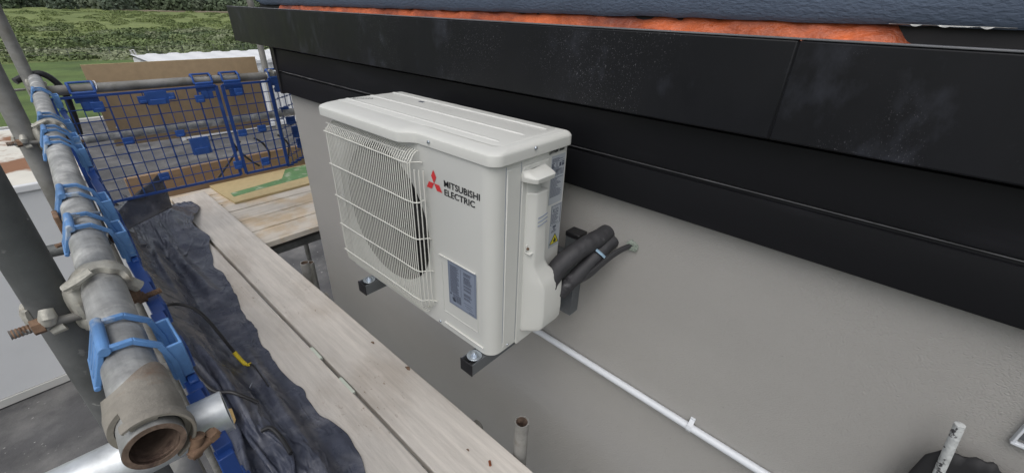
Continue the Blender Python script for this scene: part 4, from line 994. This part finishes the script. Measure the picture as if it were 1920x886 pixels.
# handle: hood above and scoop under
mb = MB()
mb.loft([ring(-.347, .700, .712, .778, .030), ring(-.345, .698, .708, .780, .037), ring(-.334, .697, .707, .781, .039), ring(-.331, .697, .709, .781, .034), ring(-.322, .698, .715, .785, .004)])
mb.build('handle', MT['white'], cov, bevel=.0025, seg=3)
mb = MB(); mb.loft([ring(-.378, .7165, .733, .770, .010), ring(-.346, .7170, .730, .770, .003)]); mb.build('handle_recess', MT['white'], cov)
# slots on the cover
mb = MB()
for k in range(3):
    z = -.441 - k * .0108; y1 = YF - .0254
    mb.path([(.736, y1, z - .002), (.752, y1 - .0003, z - .0015), (.772, y1, z + .002)], .0013, 6)
mb.build('cover_slot', MT['label'], cov)
mb = MB(); mb.box(.7160, .7300, YF - .010, YF - .006, -.535, -.515); mb.box(.716, .7335, YF - .022, YF - .002, -.541, -.537); mb.build('cover_catch', MT['white'], cov, bevel=.0015)
mb = MB(); p = Vector((.7175, YF - .011, -.525)); mb.path([p, p + Vector((0, -.004, 0))], .0035, 12); mb.build('screw', MT['rust'], ac)
# side labels
YL = UY0 - .0006
mb = MB(); mb.box(.812, .868, YL - .0006, YL, -.442, -.312); mb.box(.826, .872, YL - .0006, YL, -.575, -.447); lb = mb.build('rating_label', MT['labelw'], ac, smooth=False)
mb = MB()
def sl_(x0, x1, z, h):
    if z > -.49: mb.box(.814 + (x0 - .833) * 1.55, .814 + (x1 - .833) * 1.55, YL - .0009, YL - .0006, -.312 + (z - h + .318) * .735, -.312 + (z + .318) * .735)
    else: mb.box(.828 + (x0 - .840) * 1.55, .828 + (x1 - .840) * 1.55, YL - .0009, YL - .0006, z - h + .050, z + .050)
for k in range(13):
    z = -.328 - k * .0040
    if k in (3,): sl_(.833, .866, z, .0014); continue
    if 4 <= k <= 7: sl_(.833, .838 + r2_.uniform(0, .003), z, .0028); sl_(.843, .849, z, .0012); continue
    sl_(.833, .833 + r2_.uniform(.018, .03), z, .0017)
sl_(.853, .858, -.346, .014); sl_(.860, .866, -.345, .004); sl_(.860, .866, -.351, .009)
for k in range(6): sl_(.845 + k * .0038, .8465 + k * .0038, -.369, .022)
for k in range(16):
    z = -.398 - k * .0045
    sl_(.833, .833 + r2_.uniform(.015, .033), z, .0018)
mb.build('rating_print', MT['labelink'], lb, smooth=False); mb = MB()
for (a, b, z, h) in ((.840, .866, -.5005, .001), (.840, .866, -.556, .0006), (.840, .841, -.5, .056), (.8655, .8665, -.5, .056)): sl_(a, b, z, h)
text_mb(mb, 'R32', (.8335, YL - .0009, -.4715), (1, 0, 0), (0, 0, 1), .0190, .82, .0003)
for k in range(8): sl_(.842, .862 - r2_.uniform(0, .01), -.524 - k * .0038, .0016)
for (a, b, z, h) in ((.847, .856, -.560, .006), (.849, .854, -.568, .004), (.844, .858, -.574, .002), (.843, .856, -.578, .0014)): sl_(a, b, z, h)
mb.build('rating_print', MT['labelink'], lb, smooth=False)
mb = MB(); tri = [(.8285, -.5665), (.8705, -.5665), (.852, -.534)]; mb.add([Vector((a, YL - .0008, b)) for a, b in tri], [(0, 1, 2)]); mb.build('warning_border', MT['ink'], lb, smooth=False)
mb = MB(); tri = [(.8325, -.5645), (.8668, -.5645), (.852, -.539)]; mb.add([Vector((a, YL - .0011, b)) for a, b in tri], [(0, 1, 2)]); mb.build('warning_triangle', MT['warn'], lb, smooth=False)
mb = MB(); fl_ = [(.847, -.562), (.8455, -.556), (.849, -.553), (.850, -.547), (.8545, -.551), (.858, -.557), (.856, -.562)]; mb.add([Vector((a, YL - .0014, b)) for a, b in fl_], [tuple(range(7))]); mb.build('warning_flame', MT['ink'], lb, smooth=False)
# handwriting on the case and the lid
mb = MB(); text_mb(mb, 'LEYTHEM  Room', (.800, UY0 - .0012, -.3045), (1, 0, .03), (0, 0, 1), .0105, .80, .0004, shear=.3); mb.build('handwriting', MT['ink'], ac, smooth=False)
mb = MB(); text_mb(mb, 'ROOM', (.675, 1.262, -.2560), (.75, -.66, 0), (.66, .75, 0), .026, .8, -.0002); mb.build('lid_handwriting', MT['ink'], lid, smooth=False)
mb = MB(); mb.box(.808, .8165, 1.085, 1.105, -.2570, -.2560); mb.build('lid_sticker', MT['labelink'], lid, smooth=False)

# ------------------------------------------------------------------ wall bracket
bk = thing('wall_bracket', (HX, .88, -.86), 'black capped steel bracket arms and wall rails under the cream unit', 'bracket')
for y0, y1 in ((.612, .656), (1.135, 1.178)):
    mb = MB(); x0, x1 = .560, .955
    # open-topped channel
    t = .0025; zt, zb = -.8335, -.872
    mb.box(x0, x1, y0, y0 + t, zb, zt); mb.box(x0, x1, y1 - t, y1, zb, zt); mb.box(x0, x1, y0 + t, y1 - t, zb, zb + t)
    mb.box(x0 + .02, x1, y0 + t, y0 + .014, zt - t, zt); mb.box(x0 + .02, x1, y1 - .014, y1 - t, zt - t, zt)
    mb.build('arm', MT['bracket'], bk, bevel=.0006)
    mb = MB(); mb.box(x0 - .003, x0 - .0002, y0 - .001, y1 + .001, zb - .001, zt + .001); mb.build('end_cap', MT['black'], bk, bevel=.001)
    ym = (y0 + y1) / 2
    mb = MB(); mb.path([(.588, ym, zt + .0005), (.588, ym, zt + .0035)], .021, 28)
    mb.build('washer', MT['zinc'], bk, bevel=.0008)
    mb = MB(); hexnut(mb, (.588, ym, zt + .0035), (0, 0, 1), .0085, .007); mb.path([(.588, ym, zt + .0035), (.588, ym, zt + .005)], .0125, 24); mb.path([(.588, ym, zt + .01), (.588, ym, zt + .0145)], .0045, 12); mb.build('bolt', MT['zinc'], bk, bevel=.0005)
    # rubber foot of the unit
    mb = MB(); mb.box(.61, .64, y0 + .004, y1 - .004, zt + .0005, UB - .0005); mb.build('rubber_pad', MT['black'], bk)
for y0, y1 in ((.572, .618), (1.14, 1.186)):
    mb = MB(); mb.box(.956, .959, y0, y1, -.873, -.595); mb.box(.959, .9985, y0, y0 + .003, -.873, -.595); mb.box(.959, .9985, y1 - .003, y1, -.873, -.595); mb.build('wall_rail', MT['bracket_l'], bk, bevel=.0006)
    mb = MB(); mb.box(.954, .9985, y0 - .002, y1 + .002, -.594, -.578); mb.build('rail_cap', MT['black'], bk, bevel=.003)
mb = MB(); mb.box(.960, .990, .618, 1.14, -.70, -.66); mb.build('cross_rail', MT['bracket_l'], bk)

# ------------------------------------------------------------------ pipes
pp_ = thing('refrigerant_pipes', (.9, .54, -.75), 'thick black insulated pipes running from the unit into the wall', 'pipes')
def ins(P, r, ph):
    mb = MB(); pts = smooth_path(P, 10); mb.path(pts, r, 20, rs=[r + .0022 * noise.noise(Vector((i * .35, ph, 0))) for i in range(len(pts))]); mb.build('insulated_pipe', MT['foam'], pp_)
ins([(.795, .562, -.720), (.803, .560, -.668), (.826, .550, -.622), (.862, .536, -.592), (.910, .522, -.574), (.958, .512, -.566), (1.004, .508, -.562)], .0265, 0)
ins([(.842, .546, -.708), (.852, .535, -.688), (.870, .520, -.660), (.905, .506, -.628), (.952, .495, -.598), (1.004, .487, -.578)], .0215, 3)
mb = MB(); mb.path(smooth_path([(.925, .494, -.580), (.930, .478, -.590), (.940, .470, -.603), (.952, .467, -.613)], 5), .007, 8, flat=.35); mb.build('blue_tape', MT['bluetape'], pp_)
for k in range(3):
    mb = MB(); o_ = k * .007; mb.path(smooth_path([(.852, .524, -.690 + o_), (.872, .506, -.670 + o_), (.898, .488, -.652 + o_), (.932, .468, -.617 + o_ * .8), (.967, .447, -.588 + o_ * .7), (1.002, .424, -.569 + o_ * .3)], 8), .0048, 8); tag(mb.build('wall_cable', MT['cable'], None), ['lowest', 'middle', 'topmost'][k] + ' of the three black cables running from the pipes to the sealed wall hole', 'cable', 'cables into the wall beside the pipes')
mb = MB()
for k in range(26): 
    a = k * 2.4; r = .004 + .0105 * (k / 26); mb.path([(.999, .4235 + r * math.cos(a), -.568 + r * .9 * math.sin(a)), (.994, .4235 + r * math.cos(a) * 1.1, -.568 + r * math.sin(a)), (.996 , .4235 + r * math.cos(a + .5) * 1.25, -.568 + r * math.sin(a + .5) * 1.2)], .0035, 6)
tag(mb.build('sealant_patch', mat('sealant', (.26, .30, .26), .5, var=.4, vscale=90), None), 'rough greenish sealant around the cable hole in the wall', 'sealant')
clean_abs()
